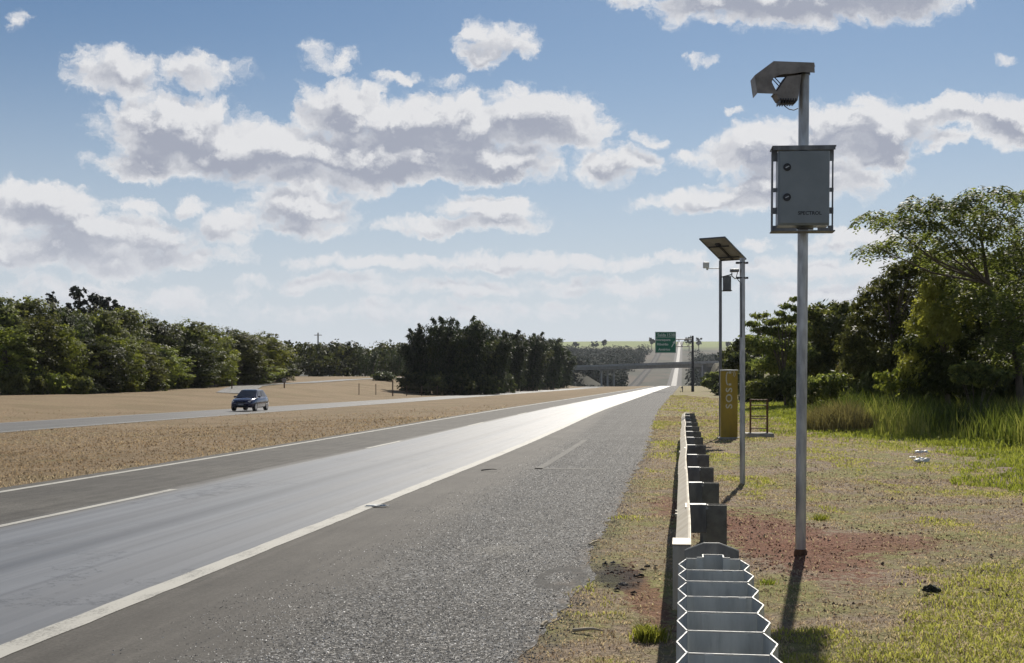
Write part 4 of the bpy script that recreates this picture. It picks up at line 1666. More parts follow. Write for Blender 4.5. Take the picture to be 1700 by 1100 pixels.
L_mid = leafmat('leaf_mid_green', [(.042, .052, .02), (.086, .10, .036), (.135, .15, .053), (.195, .20, .078)], .42)
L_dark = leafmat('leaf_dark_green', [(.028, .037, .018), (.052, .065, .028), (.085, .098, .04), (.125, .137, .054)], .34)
L_bright = leafmat('leaf_yellow_green', [(.065, .08, .022), (.125, .15, .035), (.19, .215, .05), (.27, .285, .075)], .42)
L_brown = leafmat('leaf_olive_brown', [(.055, .05, .02), (.10, .088, .032), (.14, .118, .042), (.18, .155, .055)], .3)
L_blue = leafmat('leaf_eucalyptus', [(.016, .023, .02), (.028, .038, .03), (.04, .052, .04), (.056, .068, .05)], .15)
L_far = leafmat('leaf_far_scrub', [(.022, .030, .024), (.032, .042, .032), (.042, .054, .040), (.055, .066, .048)], .06, .9)
L_bamb = leafmat('leaf_bamboo', [(.018, .028, .015), (.032, .047, .022), (.055, .074, .03), (.11, .12, .045)], .25)
L_vine = leafmat('leaf_vine', [(.03, .04, .015), (.07, .088, .026), (.16, .185, .04), (.27, .29, .07)], .42, .55, 1.4, .6, 0)
L_feather = leafmat('leaf_feathery', [(.05, .064, .026), (.095, .115, .04), (.155, .175, .055), (.24, .245, .09)], .46)

TREES_LEFT = 'trees along the left edge of the field'


def wood_tree(seed, h, r, leafm, n=5200, size=.34, low=.06, vine=True, lean=0):
    """a bushy edge-of-wood tree, foliage almost to the ground; returns (crown mesh, trunk mesh)"""
    rng = np.random.RandomState(seed)
    lobes = []
    k = 34
    for i in range(k):
        t = (i + .5) / k
        z = h * (low + (.93 - low) * t)
        # wide shoulder, rounded top, irregular columns
        env = r * (.62 + .38 * math.sin(math.pi * min(1, t * 1.05 + .05))) * (1.0 if t < .75 else math.sqrt(max(.05, 1 - ((t - .75) / .3) ** 2)))
        a = rng.uniform(0, 2 * math.pi)
        rr_ = env * rng.uniform(.35, .95)
        s_ = rng.uniform(.2, .42) * r
        lobes.append((math.cos(a) * rr_, math.sin(a) * rr_, z, s_ * 1.1, s_ * 1.1, s_ * rng.uniform(.7, 1.5 if vine else .9)))
    lobes.append((0, 0, h * .5, r * .6, r * .6, h * .4))
    cm = cloud_mesh('crown', lobes, n, size, rng, .7, 1.25, .72, clump=34, rnd=.42)
    tips = [l[:3] for l in lobes if l[2] > h * .4][:9]
    tm = limb_mesh('trunk', .028 * h + .05, h * .7, tips, rng)
    return cm, tm


def place_tree(name, label, cm, tm, leafm, pos, rz, sc, group=None, cat='tree'):
    t = thing(name, label, cat, pos, rz, group)
    t.scale = sc if isinstance(sc, tuple) else (sc, sc, sc)
    link('crown', cm, leafm, t)
    if tm is not None:
        link('trunk', tm, M_bark, t)
    return t


def left_edge(px):
    """depth of the wood's foot along the left field edge"""
    return float(np.interp(px, [-260, 0, 130, 230, 300, 385, 470, 560, 690], [112, 127, 134, 148, 162, 186, 222, 262, 300]))


protoA = [wood_tree(100 + i, 10.0, 3.6, None, 20000, .26) for i in range(4)]
protoB = [wood_tree(200 + i, 10.0, 4.0, None, 17000, .29, .22, False) for i in range(3)]
mats_ = {'m': L_mid, 'd': L_dark, 'b': L_bright, 'o': L_brown}
ORD = ['first', 'second', 'third', 'fourth', 'fifth', 'sixth', 'seventh', 'eighth', 'ninth', 'tenth', 'eleventh', 'twelfth', 'thirteenth', 'fourteenth', 'fifteenth', 'sixteenth']
# front row: px of the stem, px row of the top, width in px, leaf, description
FRONT = [(-70, 520, 110, 'm', None), (8, 538, 95, 'b', 'vine-draped bright bush-like tree at the far left of the field edge'), (62, 528, 80, 'm', 'vine-draped green tree, second along the left field edge'),
         (112, 545, 62, 'b', 'yellow-green vine-covered column of a tree on the left field edge'), (165, 556, 90, 'd', 'dark tree with bare pale limbs beside the vine-covered column'),
         (192, 556, 70, 'm', 'green tree behind the dark hollow at the left field edge'), (232, 574, 75, 'm', 'bushy tree in front of the brown-topped trees, left field edge'),
         (272, 578, 72, 'm', 'mid-green tree right of the brown-topped trees'), (318, 566, 80, 'd', 'dark green tree halfway along the left wood'),
         (352, 548, 70, 'm', 'tall rounded tree halfway along the left wood, behind the car'), (398, 556, 78, 'd', 'rounded dark tree above the car'),
         (436, 562, 72, 'm', 'rounded green tree just right of the car, wood edge'), (462, 578, 50, 'd', 'last low tree at the right end of the left wood'),
         (408, 590, 80, 'd', 'dark low tree at the foot of the wood just behind the car')]
for i, (px, py, wpx, k, lab) in enumerate(FRONT):
    Y = left_edge(px) + 3.5
    p = at_u(px, Y)
    hgt = (CH - (py - H0) / F * Y) - p.z
    r = wpx * Y / F / 2
    cm, tm = protoA[i % 4]
    if lab is None:
        continue
    place_tree('tree', lab, cm, tm, mats_[k], (p.x, p.y, p.z), i * 1.7, (r / 2.6, r / 2.6, hgt / 10.1), TREES_LEFT)
# back row, taller crowns showing above
BACK = [(-30, 492, 120, 'm', 'tall tree at the photo\'s left margin, crown above the vines'), (50, 496, 110, 'm', 'tall broad green crown behind the vine-draped trees'),
        (100, 512, 90, 'd', 'dark crown under the lone thin treetop'), (150, 514, 95, 'o', 'olive-brown crown below the dark treetops'), (205, 514, 110, 'o', 'broad brownish crown behind the left wood\'s edge'),
        (250, 530, 90, 'o', 'brownish crown at the right of the broad one'), (295, 532, 95, 'm', 'green crown on the wood\'s skyline right of the brown crowns'), (340, 540, 85, 'm', 'green crown on the skyline above the car\'s left'),
        (385, 548, 80, 'm', 'crown on the sloping skyline right above the car'), (425, 552, 75, 'm', 'crown on the skyline\'s lower right slope')]
for i, (px, py, wpx, k, lab) in enumerate(BACK):
    Y = left_edge(px) + 13
    p = at_u(px, Y)
    hgt = (CH - (py - H0) / F * Y) - p.z
    r = wpx * Y / F / 2
    cm, tm = protoB[i % 3]
    place_tree('tree', lab, cm, tm, mats_[k], (p.x, p.y, p.z), i * 2.1, (r / 3.4, r / 3.4, hgt / 10.0), 'crowns behind the left field edge')
# bushes at the foot of the edge
protoS = []
for i in range(3):
    rng = np.random.RandomState(300 + i)
    lobes = [(rng.uniform(-.9, .9), rng.uniform(-.7, .7), rng.uniform(.3, 1.1), rng.uniform(.4, .7), rng.uniform(.4, .7), rng.uniform(.35, .6)) for _ in range(9)]
    protoS.append(cloud_mesh('foliage', lobes, 3400, .20, rng, .6, .9, .5, clump=14))
SH = [(20, 612, 'm'), (60, 618, 'm'), (85, 622, 'b'), (112, 620, 'b'), (128, 626, 'm'), (150, 632, 'd'), (215, 628, 'b'), (255, 625, 'm'), (300, 622, 'm'), (335, 624, 'd'), (372, 626, 'm')]
for i, (px, py, k) in enumerate(SH):
    Y = left_edge(px) - .5
    p = at_u(px, Y)
    hgt = (CH - (py - H0) / F * Y) - p.z
    o = link('bush', protoS[i % 3], None, None, (p.x, p.y, p.z - .1))
    o.data.materials.append(mats_[k]) if not o.data.materials else None
    o.material_slots[0].link = 'OBJECT'
    o.material_slots[0].material = mats_[k]
    o.scale = (1.3, 1.1, hgt / 1.35)
    o.rotation_euler = (0, 0, i * 1.3)
    tag(o, 'bush at the foot of the left wood, %s from the left along the field' % ORD[i], 'bush', 'bushes at the foot of the left wood')

# dark eucalyptus tops far behind the left wood
for i, (px, py, wpx, lab) in enumerate(((85, 480, 17, 'lone thin dark treetop standing above the left wood'), (132, 474, 50, 'tallest dark treetop above the left wood'), (160, 486, 42, 'dark treetop just right of the tallest one'),
                                        (180, 490, 24, 'third dark treetop, with a gap before it'), (200, 500, 34, 'low dark treetop, fourth from the left above the wood'), (222, 513, 34, 'last low dark treetop sloping into the wood'), (111, 500, 22, 'ragged dark treetop left of the tallest one'))):
    Y = 215.0
    p = at_u(px, Y)
    hgt = (CH - (py - H0) / F * Y) - p.z
    r = wpx * Y / F / 2
    rng = np.random.RandomState(400 + i)
    lobes = [(rng.normal() * r * .45, rng.normal() * r * .45, hgt * (1 - (.02 + .36 * (j / 14))) - r * .25, r * rng.uniform(.25, .5), r * rng.uniform(.25, .5), r * rng.uniform(.25, .45)) for j in range(14)]
    if i == 0:
        lobes = [(rng.normal() * .3, 0, hgt * z, r * s_, r * s_, r * s_ * 1.3) for z, s_ in ((.985, .35), (.93, .3), (.905, .75), (.87, .9), (.83, .8), (.79, .9), (.74, 1.0))]
    cm = cloud_mesh('crown', lobes, 3600 if i else 1500, .42, rng, .6, .8, .4, clump=26)
    tm = limb_mesh('trunk', .3, hgt * .93, [l[:3] for l in lobes[:5]], rng)
    place_tree('tall_tree', lab, cm, tm, L_blue, (p.x, p.y, p.z), 0, 1, 'dark treetops above the left wood')


# ------------------------------------------------------------------ bamboo
def bamboo(seed, h, r, n_culm, n_leaf):
    rng = np.random.RandomState(seed)
    mb = MB()
    C, Nn, D = [], [], []
    T = []
    for i in range(n_culm):
        a = rng.uniform(0, 2 * math.pi)
        plume = i % 11 == 0
        rb = r * .45 * math.sqrt(rng.rand())
        b = np.array([math.cos(a) * rb, math.sin(a) * rb, 0])
        out = np.array([math.cos(a), math.sin(a), 0]) * (r - rb) * rng.uniform(.2, 1.0)
        hh_ = h * (rng.uniform(.97, 1.05) if plume else rng.uniform(.6, .97)) * (1 - .22 * (rb + np.linalg.norm(out)) / r)
        ts = np.linspace(0, 1, 9)
        pts = [b + out * t ** 2.2 + np.array([0, 0, hh_ * (t if t < .8 else .8 + .2 * math.sin((t - .8) / .2 * math.pi * .62))]) for t in ts]
        mb.tube([Vector(p) for p in pts], [.06 * (1 - .85 * t) for t in ts], 5, False)
        k = n_leaf // n_culm
        t = .12 + .88 * rng.rand(k) ** .8
        base = np.stack([np.interp(t, ts, [p[j] for p in pts]) for j in range(3)], 1)
        sp = (.5 if plume else 1.1) * (1.05 - t)[:, None] + (.13 if plume else .30)
        off = rng.normal(size=(k, 3)) * sp * np.array([.75, .75, .5])
        C.append(base + off)
        dirs = out / (np.linalg.norm(out) + .01) * .5 + np.array([0, 0, -.9])
        D.append(np.tile(dirs, (k, 1)) + off * .5)
        Nn.append(off + np.array([0, 0, .5]) + rng.normal(size=(k, 3)) * .5)
        T.append(np.full(k, rng.rand() ** 2 * .7) + rng.rand(k) * .3)
    C, Nn, D, T = [np.concatenate(q) for q in (C, Nn, D, T)]
    keep = C[:, 2] > .1
    v, f = leaf_quads(C[keep], Nn[keep], .52, .28, rng, D[keep])
    return npmesh('foliage', v, f, tint=np.repeat(T[keep], 4)), mb.mesh('culms')


bam = [bamboo(500 + i, 12.5, 5.0, 64, 34000) for i in range(3)]
BAM = [(712, 529, 50, 212, 'left shoulder of the great dark bamboo clump'), (762, 513, 62, 215, 'tallest plume-topped bamboo clump in the middle of the photo'), (806, 532, 50, 222, 'bamboo clump just right of the tallest one'),
       (832, 536, 52, 262, 'bamboo clump behind a notch in the bamboo skyline'), (872, 543, 50, 300, 'lower bamboo clump on the right half of the bamboo'), (902, 546, 44, 345, 'next to last bamboo clump before the bridge'), (925, 572, 34, 410, 'last low bamboo clump beside the bridge end')]
for i, (px, py, rpx, Y, lab) in enumerate(BAM):
    p = at_u(px, Y)
    hgt = (CH - (py - H0) / F * Y) - p.z
    r = rpx * Y / F
    t = thing('bamboo', lab, 'bamboo', (p.x, p.y, p.z), i * 1.9, 'bamboo clumps beyond the opposite carriageway')
    t.scale = (r / 4.9, r / 4.9, hgt / 12.0)
    link('foliage', bam[i % 3][0], L_bamb, t)
    link('culms', bam[i % 3][1], M_bark, t)
# low thicket under the bamboo and thin bamboo sprays on its left
for i, (px, py, rpx, Y, lab) in enumerate(((652, 556, 26, 300, 'sparse arching bamboo plumes left of the great clump'), (612, 562, 22, 320, 'thin low bamboo plume among the far trees'))):
    p = at_u(px, Y)
    hgt = (CH - (py - H0) / F * Y) - p.z
    fm, cm = bamboo(540 + i, hgt, rpx * Y / F, 16, 2600)
    t = thing('bamboo', lab, 'bamboo', (p.x, p.y, p.z), 0, 'sparse bamboo left of the clump')
    link('foliage', fm, L_bamb, t)
    link('culms', cm, M_bark, t)
for i, (px, py, Y) in enumerate(((690, 618, 208), (724, 622, 204), (760, 624, 206), (800, 622, 214), (838, 622, 240), (640, 618, 236))):
    p = at_u(px, Y)
    hgt = (CH - (py - H0) / F * Y) - p.z
    o = link('bush', protoS[i % 3], None, None, (p.x, p.y, p.z - .1))
    o.material_slots[0].link = 'OBJECT'
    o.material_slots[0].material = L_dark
    o.scale = (2.6, 1.8, hgt / 1.3)
    o.rotation_euler = (0, 0, i)
    tag(o, ('dark bush at the left foot of the bamboo', 'dark bush under the left bamboo clump', 'dark bush under the tallest bamboo', 'dark bush below the second bamboo clump', 'dark bush near the right bamboo clumps', 'dark bush between the ramp and the bamboo')[i], 'bush', 'dark bushes below the bamboo')

# far dark wood between the left wood and the bamboo, one mass
rng = np.random.RandomState(77)
lobes = []
for px in range(430, 720, 9):
    Y = 345 + rng.uniform(-25, 30)
    p = at_u(px, Y)
    topy = np.interp(px, [430, 480, 520, 560, 600, 640, 720], [568, 573, 573, 572, 578, 572, 572]) + rng.uniform(-5, 7)
    hgt = (CH - (topy - H0) / F * Y) - p.z
    for z in (.25, .55, .82):
        lobes.append((p.x + rng.uniform(-2, 2), p.y + rng.uniform(-5, 5), p.z + hgt * z, 3.6, 3.6, hgt * .22))
tag(link('far_wood', cloud_mesh('far_wood', lobes, 34000, .8, rng, .7, 1.0, .6, clump=22, zmin=-5), L_dark), kind='stuff')

# wooded flanks of the far valley and trees under and beyond the bridge
lobes = []
for i in range(900):
    Y = rng.uniform(740, 1650)
    px = rng.uniform(860, 1300)
    X = (px - 850) / F * Y
    u = X - float(xc(Y))
    if -44 < u < 10:
        continue
    if u > 10 and Y > 1400:
        continue
    z = GZ(X, Y)
    s_ = rng.uniform(4, 7.5) * (1 if u > 16 else 1.3)
    lobes.append((X, Y, z + s_ * .6, s_, s_, s_ * .9))
for i in range(190):
    Y = rng.uniform(712, 790)
    X = float(xc(Y)) - rng.uniform(36, 100)
    lobes.append((X, Y, GZ(X, Y) + 4, 5, 5, 5.5))
for i in range(50):
    Y = rng.uniform(545, 680)
    X = float(xc(Y)) + rng.uniform(14, 60)
    lobes.append((X, Y, GZ(X, Y) + 3, 3.5, 3.5, 4.0))
for i in range(60):
    Y = rng.uniform(560, 700)
    X = float(xc(Y)) - rng.uniform(38, 70)
    lobes.append((X, Y, GZ(X, Y) + 1.2, 2.6, 2.6, 2.2))
for i in range(46):
    Y = rng.uniform(488, 545)
    X = float(xc(Y)) + rng.uniform(15, 75)
    lobes.append((X, Y, GZ(X, Y) + 2, 3.0, 3.0, 3.2))
tag(link('hillside_scrub', cloud_mesh('hillside_scrub', lobes, 110000, 1.7, rng, .8, 1.0, .55, zmin=-20), L_far), kind='stuff')
# single trees on the far skyline
for i, (px, py, wpx, lab) in enumerate(((1144, 557, 15, 'broad dark tree on the skyline right of the green sign'), (1160, 560, 10, 'smaller dark tree on the skyline right of the broad one'), (1082, 560, 9, 'dark tree on the skyline left of the green sign'), (985, 566, 14, 'wide low tree on the far skyline left of the sign'), (1003, 564, 11, 'small round tree on the far skyline left of the sign'), (955, 567, 12, 'bushy tree on the skyline near the bamboo end'), (1208, 566, 10, 'small tree on the green skyline behind the poles'))):
    Y = 1800.0
    X = (px - 850) / F * Y
    z0 = GZ(X, Y)
    hgt = (CH - (py - H0) / F * Y) - z0
    hgt = max(5, hgt)
    r = wpx * Y / F / 2
    rg = np.random.RandomState(600 + i)
    lo_ = [(rg.normal() * r * .4, rg.normal() * r * .4, hgt * rg.uniform(.5, .9), r * .45, r * .45, hgt * .14) for _ in range(10)]
    cm = cloud_mesh('crown', lo_, 420, 2.4, rg, .7, .9, .5, clump=9)
    place_tree('skyline_tree', lab, cm, limb_mesh('trunk', .5, hgt * .7, [l[:3] for l in lo_[:3]], rg), L_blue, (X, Y, z0), 0, 1, 'single trees on the far skyline')
tag(bpy.data.objects['ground'], kind='structure')


# ------------------------------------------------------------------ right-hand trees
def feather_cloud(name, clusters, n_frond, rng, flen=.42, lf=.13, per=12):
    """layered sprays of drooping compound leaves; clusters (x,y,z,rx,ry,rz)"""
    C, N_, D, T = [], [], [], []
    for (x, y, z, rx, ry, rz) in clusters:
        nf = int(n_frond * (rx * ry * max(rz, .3)) ** .6) + 8
        a = rng.uniform(0, 2 * np.pi, nf)
        rr_ = np.sqrt(rng.rand(nf))
        lay = rng.uniform(-1, 1, nf)
        bx = np.stack([x + np.cos(a) * rr_ * rx, y + np.sin(a) * rr_ * ry, z + lay * rz * np.sqrt(np.clip(1 - rr_ ** 2 * .75, 0, 1))], 1)
        ad = a + rng.normal(size=nf) * .7
        fd = np.stack([np.cos(ad), np.sin(ad), -.25 - .5 * rng.rand(nf)], 1)
        tn = rng.rand(nf) * .6 + .15 * (lay > .3)
        for j in range(per):
            t = (j + .5) / per
            side = 1 if j % 2 else -1
            p = bx + fd * flen * t + np.array([0, 0, -.22 * flen])[None] * t * t
            sd = np.cross(fd, np.array([0, 0, 1.0]))
            sd /= np.linalg.norm(sd, axis=1, keepdims=True)
            p = p + sd * side * lf * .45
            C.append(p)
            D.append(sd * side + fd * .5 + np.array([0, 0, -.35]))
            nn = np.cross(fd, sd)
            nn *= np.sign(nn[:, 2:3] + 1e-6)
            N_.append(nn + rng.normal(size=nn.shape) * .3)
            T.append(np.clip(tn + rng.rand(nf) * .25, 0, 1))
    C, N_, D, T = [np.concatenate(q) for q in (C, N_, D, T)]
    v, f = leaf_quads(C, N_, lf, .42, rng, D)
    return npmesh(name, v, f, tint=np.repeat(T, 4))


def px_lobes(lst, Y, p, dscale=1.0, rng=None, dj=1.0):
    out = []
    for (a, b, rx, ry) in lst:
        dy = rng.uniform(-dj, dj) if rng is not None else 0
        q = PX(a, b, Y + dy)
        out.append((q.x - p.x, q.y - p.y, q.z - p.z, rx * Y / F, rx * Y / F * dscale, ry * Y / F))
    return out


# big feathery tree at the right
rng = np.random.RandomState(21)
Y = 47.0
p = at_u(1697, Y)
cl = [(1640, 316, 34, 7), (1672, 324, 30, 8), (1715, 322, 40, 10), (1607, 328, 16, 5), (1540, 331, 34, 8), (1575, 338, 30, 8), (1512, 342, 16, 5), (1610, 346, 42, 10), (1655, 352, 46, 12), (1468, 354, 30, 8), (1500, 362, 34, 8), (1440, 360, 14, 5),
      (1545, 366, 42, 10), (1592, 374, 42, 12), (1640, 384, 46, 14), (1690, 372, 44, 16), (1452, 410, 26, 6), (1482, 402, 30, 7), (1515, 390, 32, 8), (1550, 398, 34, 9), (1600, 410, 40, 12), (1650, 420, 44, 16), (1700, 420, 40, 20),
      (1575, 440, 26, 9), (1630, 455, 40, 18), (1680, 470, 44, 24), (1720, 500, 44, 30), (1640, 500, 36, 20), (1690, 530, 40, 22), (1650, 555, 36, 18), (1685, 578, 34, 14), (1722, 580, 30, 18), (1665, 600, 22, 8), (1745, 400, 40, 30), (1755, 460, 40, 34), (1560, 455, 26, 10), (1535, 425, 22, 7), (1610, 480, 34, 16), (1600, 520, 24, 14), (1660, 515, 30, 20)]
lb = px_lobes(cl, Y, p, 1.0, rng, 2.2)
t = thing('feathery_tree', 'large tree with flat feathery sprays reaching over from the right margin', 'tree', p)
link('crown', feather_cloud('crown', lb, 118, rng, .55, .18, 12), L_feather, t)
mb = MB()
st_ = [Vector((0, 0, -.4)), PX(1690, 600, Y) - p, PX(1668, 540, Y) - p, PX(1640, 470, Y + .3) - p, PX(1630, 400, Y + .5) - p]
mb.tube(st_, [.15, .12, .10, .08, .05], 9)
for tgt, fr in (((1455, 358), 3), ((1545, 336), 3), ((1455, 410), 3), ((1500, 400), 3), ((1640, 322), 4), ((1690, 330), 4), ((1580, 345), 4), ((1700, 430), 2), ((1575, 400), 3), ((1650, 560), 1), ((1720, 500), 2), ((1520, 366), 3)):
    s0 = st_[fr].copy()
    e = PX(tgt[0], tgt[1], Y + rng.uniform(-1.5, 1.5)) - p
    mid = s0.lerp(e, .5) + Vector((0, 0, -.06 * (e - s0).length))
    mb.tube([s0, s0.lerp(mid, .5) + Vector((0, 0, .0)), mid, e], [.055, .042, .032, .012], 6)
    for k in range(4):
        q0 = mid.lerp(e, rng.uniform(.0, .8))
        mb.tube([q0, q0 + Vector((rng.normal() * .5, rng.normal() * .5, rng.uniform(.05, .5)))], [.014, .005], 4)
mb.build('trunk', M_bark, t)


def px_tree(name, label, seed, base_px, Y, lst, leafm, n, size, aspect=.5, clump=16, dj=1.5, trunk=.12, droop=0.0, group=None, shell=.5, tintf=None):
    rng = np.random.RandomState(seed)
    p = at_u(base_px, Y)
    lb = px_lobes(lst, Y, p, 1.0, rng, dj)
    t = thing(name, label, 'tree', p, 0, group)
    link('crown', cloud_mesh('crown', lb, n, size, rng, aspect, .9, shell, clump=clump, droop=droop, tintf=tintf), leafm, t)
    h = max(l[2] for l in lb)
    big = sorted(lb, key=lambda l: -l[2])[:8]
    link('trunk', limb_mesh('trunk', trunk, h * .62, [l[:3] for l in big], rng, (float(np.mean([l[0] for l in lb])) * .6, 0)), M_bark, t)
    return t


px_tree('vine_tree', 'yellow-green vine-draped tree hanging in sunlit curtains left of the feathery tree', 31, 1575, 48,
        [(1548, 478, 20, 20), (1540, 505, 22, 22), (1565, 490, 20, 14), (1530, 545, 24, 24), (1552, 525, 22, 22), (1515, 575, 24, 22), (1545, 575, 30, 26), (1580, 540, 28, 22), (1600, 560, 28, 24), (1520, 610, 26, 22), (1560, 610, 34, 24), (1600, 600, 30, 26), (1590, 500, 24, 16), (1610, 530, 20, 16), (1575, 632, 50, 16), (1630, 620, 30, 24)],
        L_vine, 36000, .117, .55, 20, 1.3, .10, .5, tintf=lambda c, tn, rng: np.clip(.85 * sst(fbm(c[:, 0] * 1.1 + 3, c[:, 2] * .9 + 8, 3), .40, .62) + .35 * tn - .05, 0, 1))  # noise patches in the leaf colour stand in for sunlit and shaded foliage
px_tree('dark_tree', 'dark shadowed tree behind the vine-draped one, filling below the feathery sprays', 32, 1610, 55,
        [(1580, 440, 40, 26), (1620, 450, 44, 30), (1660, 470, 50, 34), (1600, 490, 50, 34), (1650, 530, 60, 40), (1600, 560, 60, 40), (1680, 580, 60, 40), (1640, 610, 70, 34), (1720, 540, 60, 60), (1740, 610, 60, 36), (1540, 600, 40, 34), (1700, 430, 50, 40)],
        L_mid, 34000, 0.187, .5, 18, 2.0, .16)
px_tree('spiky_tree', 'dark green tree with spiky leaf tufts stepping down left of the vine-draped one', 33, 1480, 62,
        [(1520, 438, 24, 12), (1495, 450, 26, 14), (1530, 462, 34, 20), (1470, 470, 24, 14), (1500, 490, 34, 22), (1450, 490, 24, 14), (1430, 505, 18, 10), (1470, 515, 34, 24), (1430, 530, 24, 16), (1510, 540, 40, 30), (1460, 560, 40, 28), (1420, 565, 26, 22), (1490, 600, 46, 28), (1430, 605, 36, 24), (1545, 430, 24, 14), (1550, 500, 30, 40), (1545, 585, 30, 34)],
        L_mid, 32000, 0.203, .36, 14, 2.0, .13, .2)
px_tree('round_tree', 'rounded dull green tree right of the camera pole', 34, 1375, 85,
        [(1350, 520, 20, 12), (1375, 514, 24, 12), (1400, 516, 22, 12), (1345, 545, 24, 18), (1380, 545, 34, 22), (1415, 540, 24, 20), (1360, 580, 34, 22), (1400, 580, 34, 24), (1340, 600, 24, 18), (1380, 612, 40, 16), (1425, 600, 26, 22)],
        L_mid, 18000, 0.281, .5, 16, 2.5, .14)
px_tree('thin_tree', 'thin feathery tree with open top behind the two galvanised poles', 35, 1305, 80,
        [(1318, 496, 9, 4), (1305, 508, 12, 4), (1295, 520, 12, 4), (1320, 512, 12, 4), (1260, 524, 16, 4), (1250, 538, 14, 4), (1285, 535, 20, 5), (1310, 530, 20, 6), (1270, 548, 22, 6), (1300, 552, 26, 10), (1325, 550, 18, 12), (1265, 572, 26, 12), (1300, 580, 30, 16), (1240, 560, 12, 5), (1330, 585, 22, 16), (1280, 604, 34, 14)],
        L_feather, 15200, 0.234, .4, 12, 2.0, .10, .3, shell=.2)
px_tree('round_tree', 'low dark tree between the yellow call box and the thin feathery tree', 36, 1262, 120,
        [(1240, 574, 20, 12), (1262, 570, 22, 12), (1290, 575, 24, 14), (1230, 596, 18, 12), (1260, 598, 30, 16), (1295, 600, 26, 16), (1320, 590, 20, 16), (1216, 606, 14, 8)],
        L_dark, 13000, 0.390, .55, 16, 3, .15)
px_tree('round_tree', 'small far round tree below the right end of the bridge', 37, 1182, 210,
        [(1178, 628, 9, 7), (1188, 624, 9, 7), (1172, 635, 8, 6), (1192, 634, 8, 7), (1182, 638, 12, 5)],
        L_mid, 3600, .5, .6, 14, 3, .14)
px_tree('round_tree', 'far green tree seen between the yellow call box and the bridge end', 52, 1215, 170,
        [(1206, 588, 9, 8), (1220, 582, 11, 9), (1212, 606, 12, 9), (1226, 604, 12, 10), (1216, 626, 16, 9), (1230, 590, 8, 8)],
        L_mid, 5200, .5, .6, 14, 3, .16)
px_tree('dark_tree', 'dark tree at the lower right margin under the feathery tree', 38, 1690, 60,
        [(1660, 590, 40, 30), (1700, 600, 50, 40), (1620, 620, 50, 26), (1740, 560, 50, 60), (1690, 640, 60, 20), (1560, 630, 40, 20)],
        L_dark, 16000, 0.203, .5, 16, 2.5, .14)
px_tree('round_tree', 'distant tree closing the gap behind the thin feathery tree', 39, 1330, 160,
        [(1310, 572, 20, 10), (1335, 566, 22, 12), (1360, 572, 22, 12), (1330, 596, 34, 20), (1290, 600, 24, 16), (1365, 600, 24, 18), (1250, 606, 24, 12)],
        L_dark, 10000, 0.468, .6, 14, 4, .16)

# understory closing the gaps below the right-hand crowns
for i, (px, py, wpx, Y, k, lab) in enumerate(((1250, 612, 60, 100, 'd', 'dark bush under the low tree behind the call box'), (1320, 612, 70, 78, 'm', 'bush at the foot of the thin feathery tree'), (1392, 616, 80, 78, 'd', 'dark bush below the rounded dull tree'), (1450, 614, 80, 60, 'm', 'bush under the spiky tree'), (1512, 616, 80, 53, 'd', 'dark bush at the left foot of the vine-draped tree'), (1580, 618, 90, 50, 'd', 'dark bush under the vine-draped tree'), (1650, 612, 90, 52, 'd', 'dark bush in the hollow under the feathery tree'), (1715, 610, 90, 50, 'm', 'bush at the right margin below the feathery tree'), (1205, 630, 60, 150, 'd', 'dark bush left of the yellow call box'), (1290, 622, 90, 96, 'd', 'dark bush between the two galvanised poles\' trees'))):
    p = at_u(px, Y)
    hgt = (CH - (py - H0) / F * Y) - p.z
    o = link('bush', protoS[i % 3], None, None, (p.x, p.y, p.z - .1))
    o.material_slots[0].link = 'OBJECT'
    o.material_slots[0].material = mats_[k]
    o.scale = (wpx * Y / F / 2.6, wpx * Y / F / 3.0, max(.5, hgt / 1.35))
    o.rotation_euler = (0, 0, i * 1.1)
    tag(o, lab, 'bush', 'bushes under the right-hand trees')

# shrubs in front of the right-hand trees
def shrub(name, label, seed, px, py_base, lst, leafm, n, size, Y=None, aspect=.45, droop=.3, clump=10, cat='shrub'):
    rng = np.random.RandomState(seed)
    Y = Y or GP(px, py_base).y
    p = at_u(px, Y)
    lb = px_lobes(lst, Y, p, 1.0, rng, .5)
    t = thing(name, label, cat, p)
    link('foliage', cloud_mesh('foliage', lb, n, size, rng, aspect, .7, .3, clump=clump, droop=droop), leafm, t)
    mb = MB()
    for l in lb:
        mb.tube([(l[0] * .15, l[1] * .15, -.1), (l[0] * .5, l[1] * .5, l[2] * .6), (l[0], l[1], l[2])], [.016, .012, .005], 5)
    mb.build('stems', M_bark, t)


L_dry = leafmat('dry_stalks', [(.11, .098, .05), (.17, .15, .075), (.23, .20, .10), (.28, .26, .13)], .3)
shrub('leafy_shrub', 'broad-leaved shrub with arching sprays standing above the reeds at the right', 41, 1620, 0, [(1590, 612, 14, 6), (1612, 608, 16, 6), (1640, 614, 16, 6), (1662, 622, 14, 6), (1600, 628, 22, 8), (1640, 632, 24, 8)], L_feather, 2600, .17, 42)
shrub('leafy_shrub', 'low leafy shrub left of the dark hollow under the vine-draped tree', 42, 1495, 0, [(1470, 625, 18, 8), (1500, 620, 20, 9), (1520, 630, 20, 9), (1480, 640, 24, 8)], L_bright, 1800, .17, 48)
shrub('leafy_shrub', 'olive shrub behind the camera pole at the edge of the reeds', 43, 1362, 0, [(1345, 640, 18, 12), (1365, 632, 20, 12), (1390, 630, 22, 12), (1375, 650, 26, 12), (1340, 660, 20, 12)], L_feather, 2600, .19, 56)
pass
shrub('dry_shrub', 'pale dry brush in front of the far trees, right of the camera pole', 45, 1412, 0, [(1405, 612, 14, 16), (1425, 618, 20, 10), (1450, 622, 22, 8)], L_dry, 1300, .26, 66, .2, .2, 8)
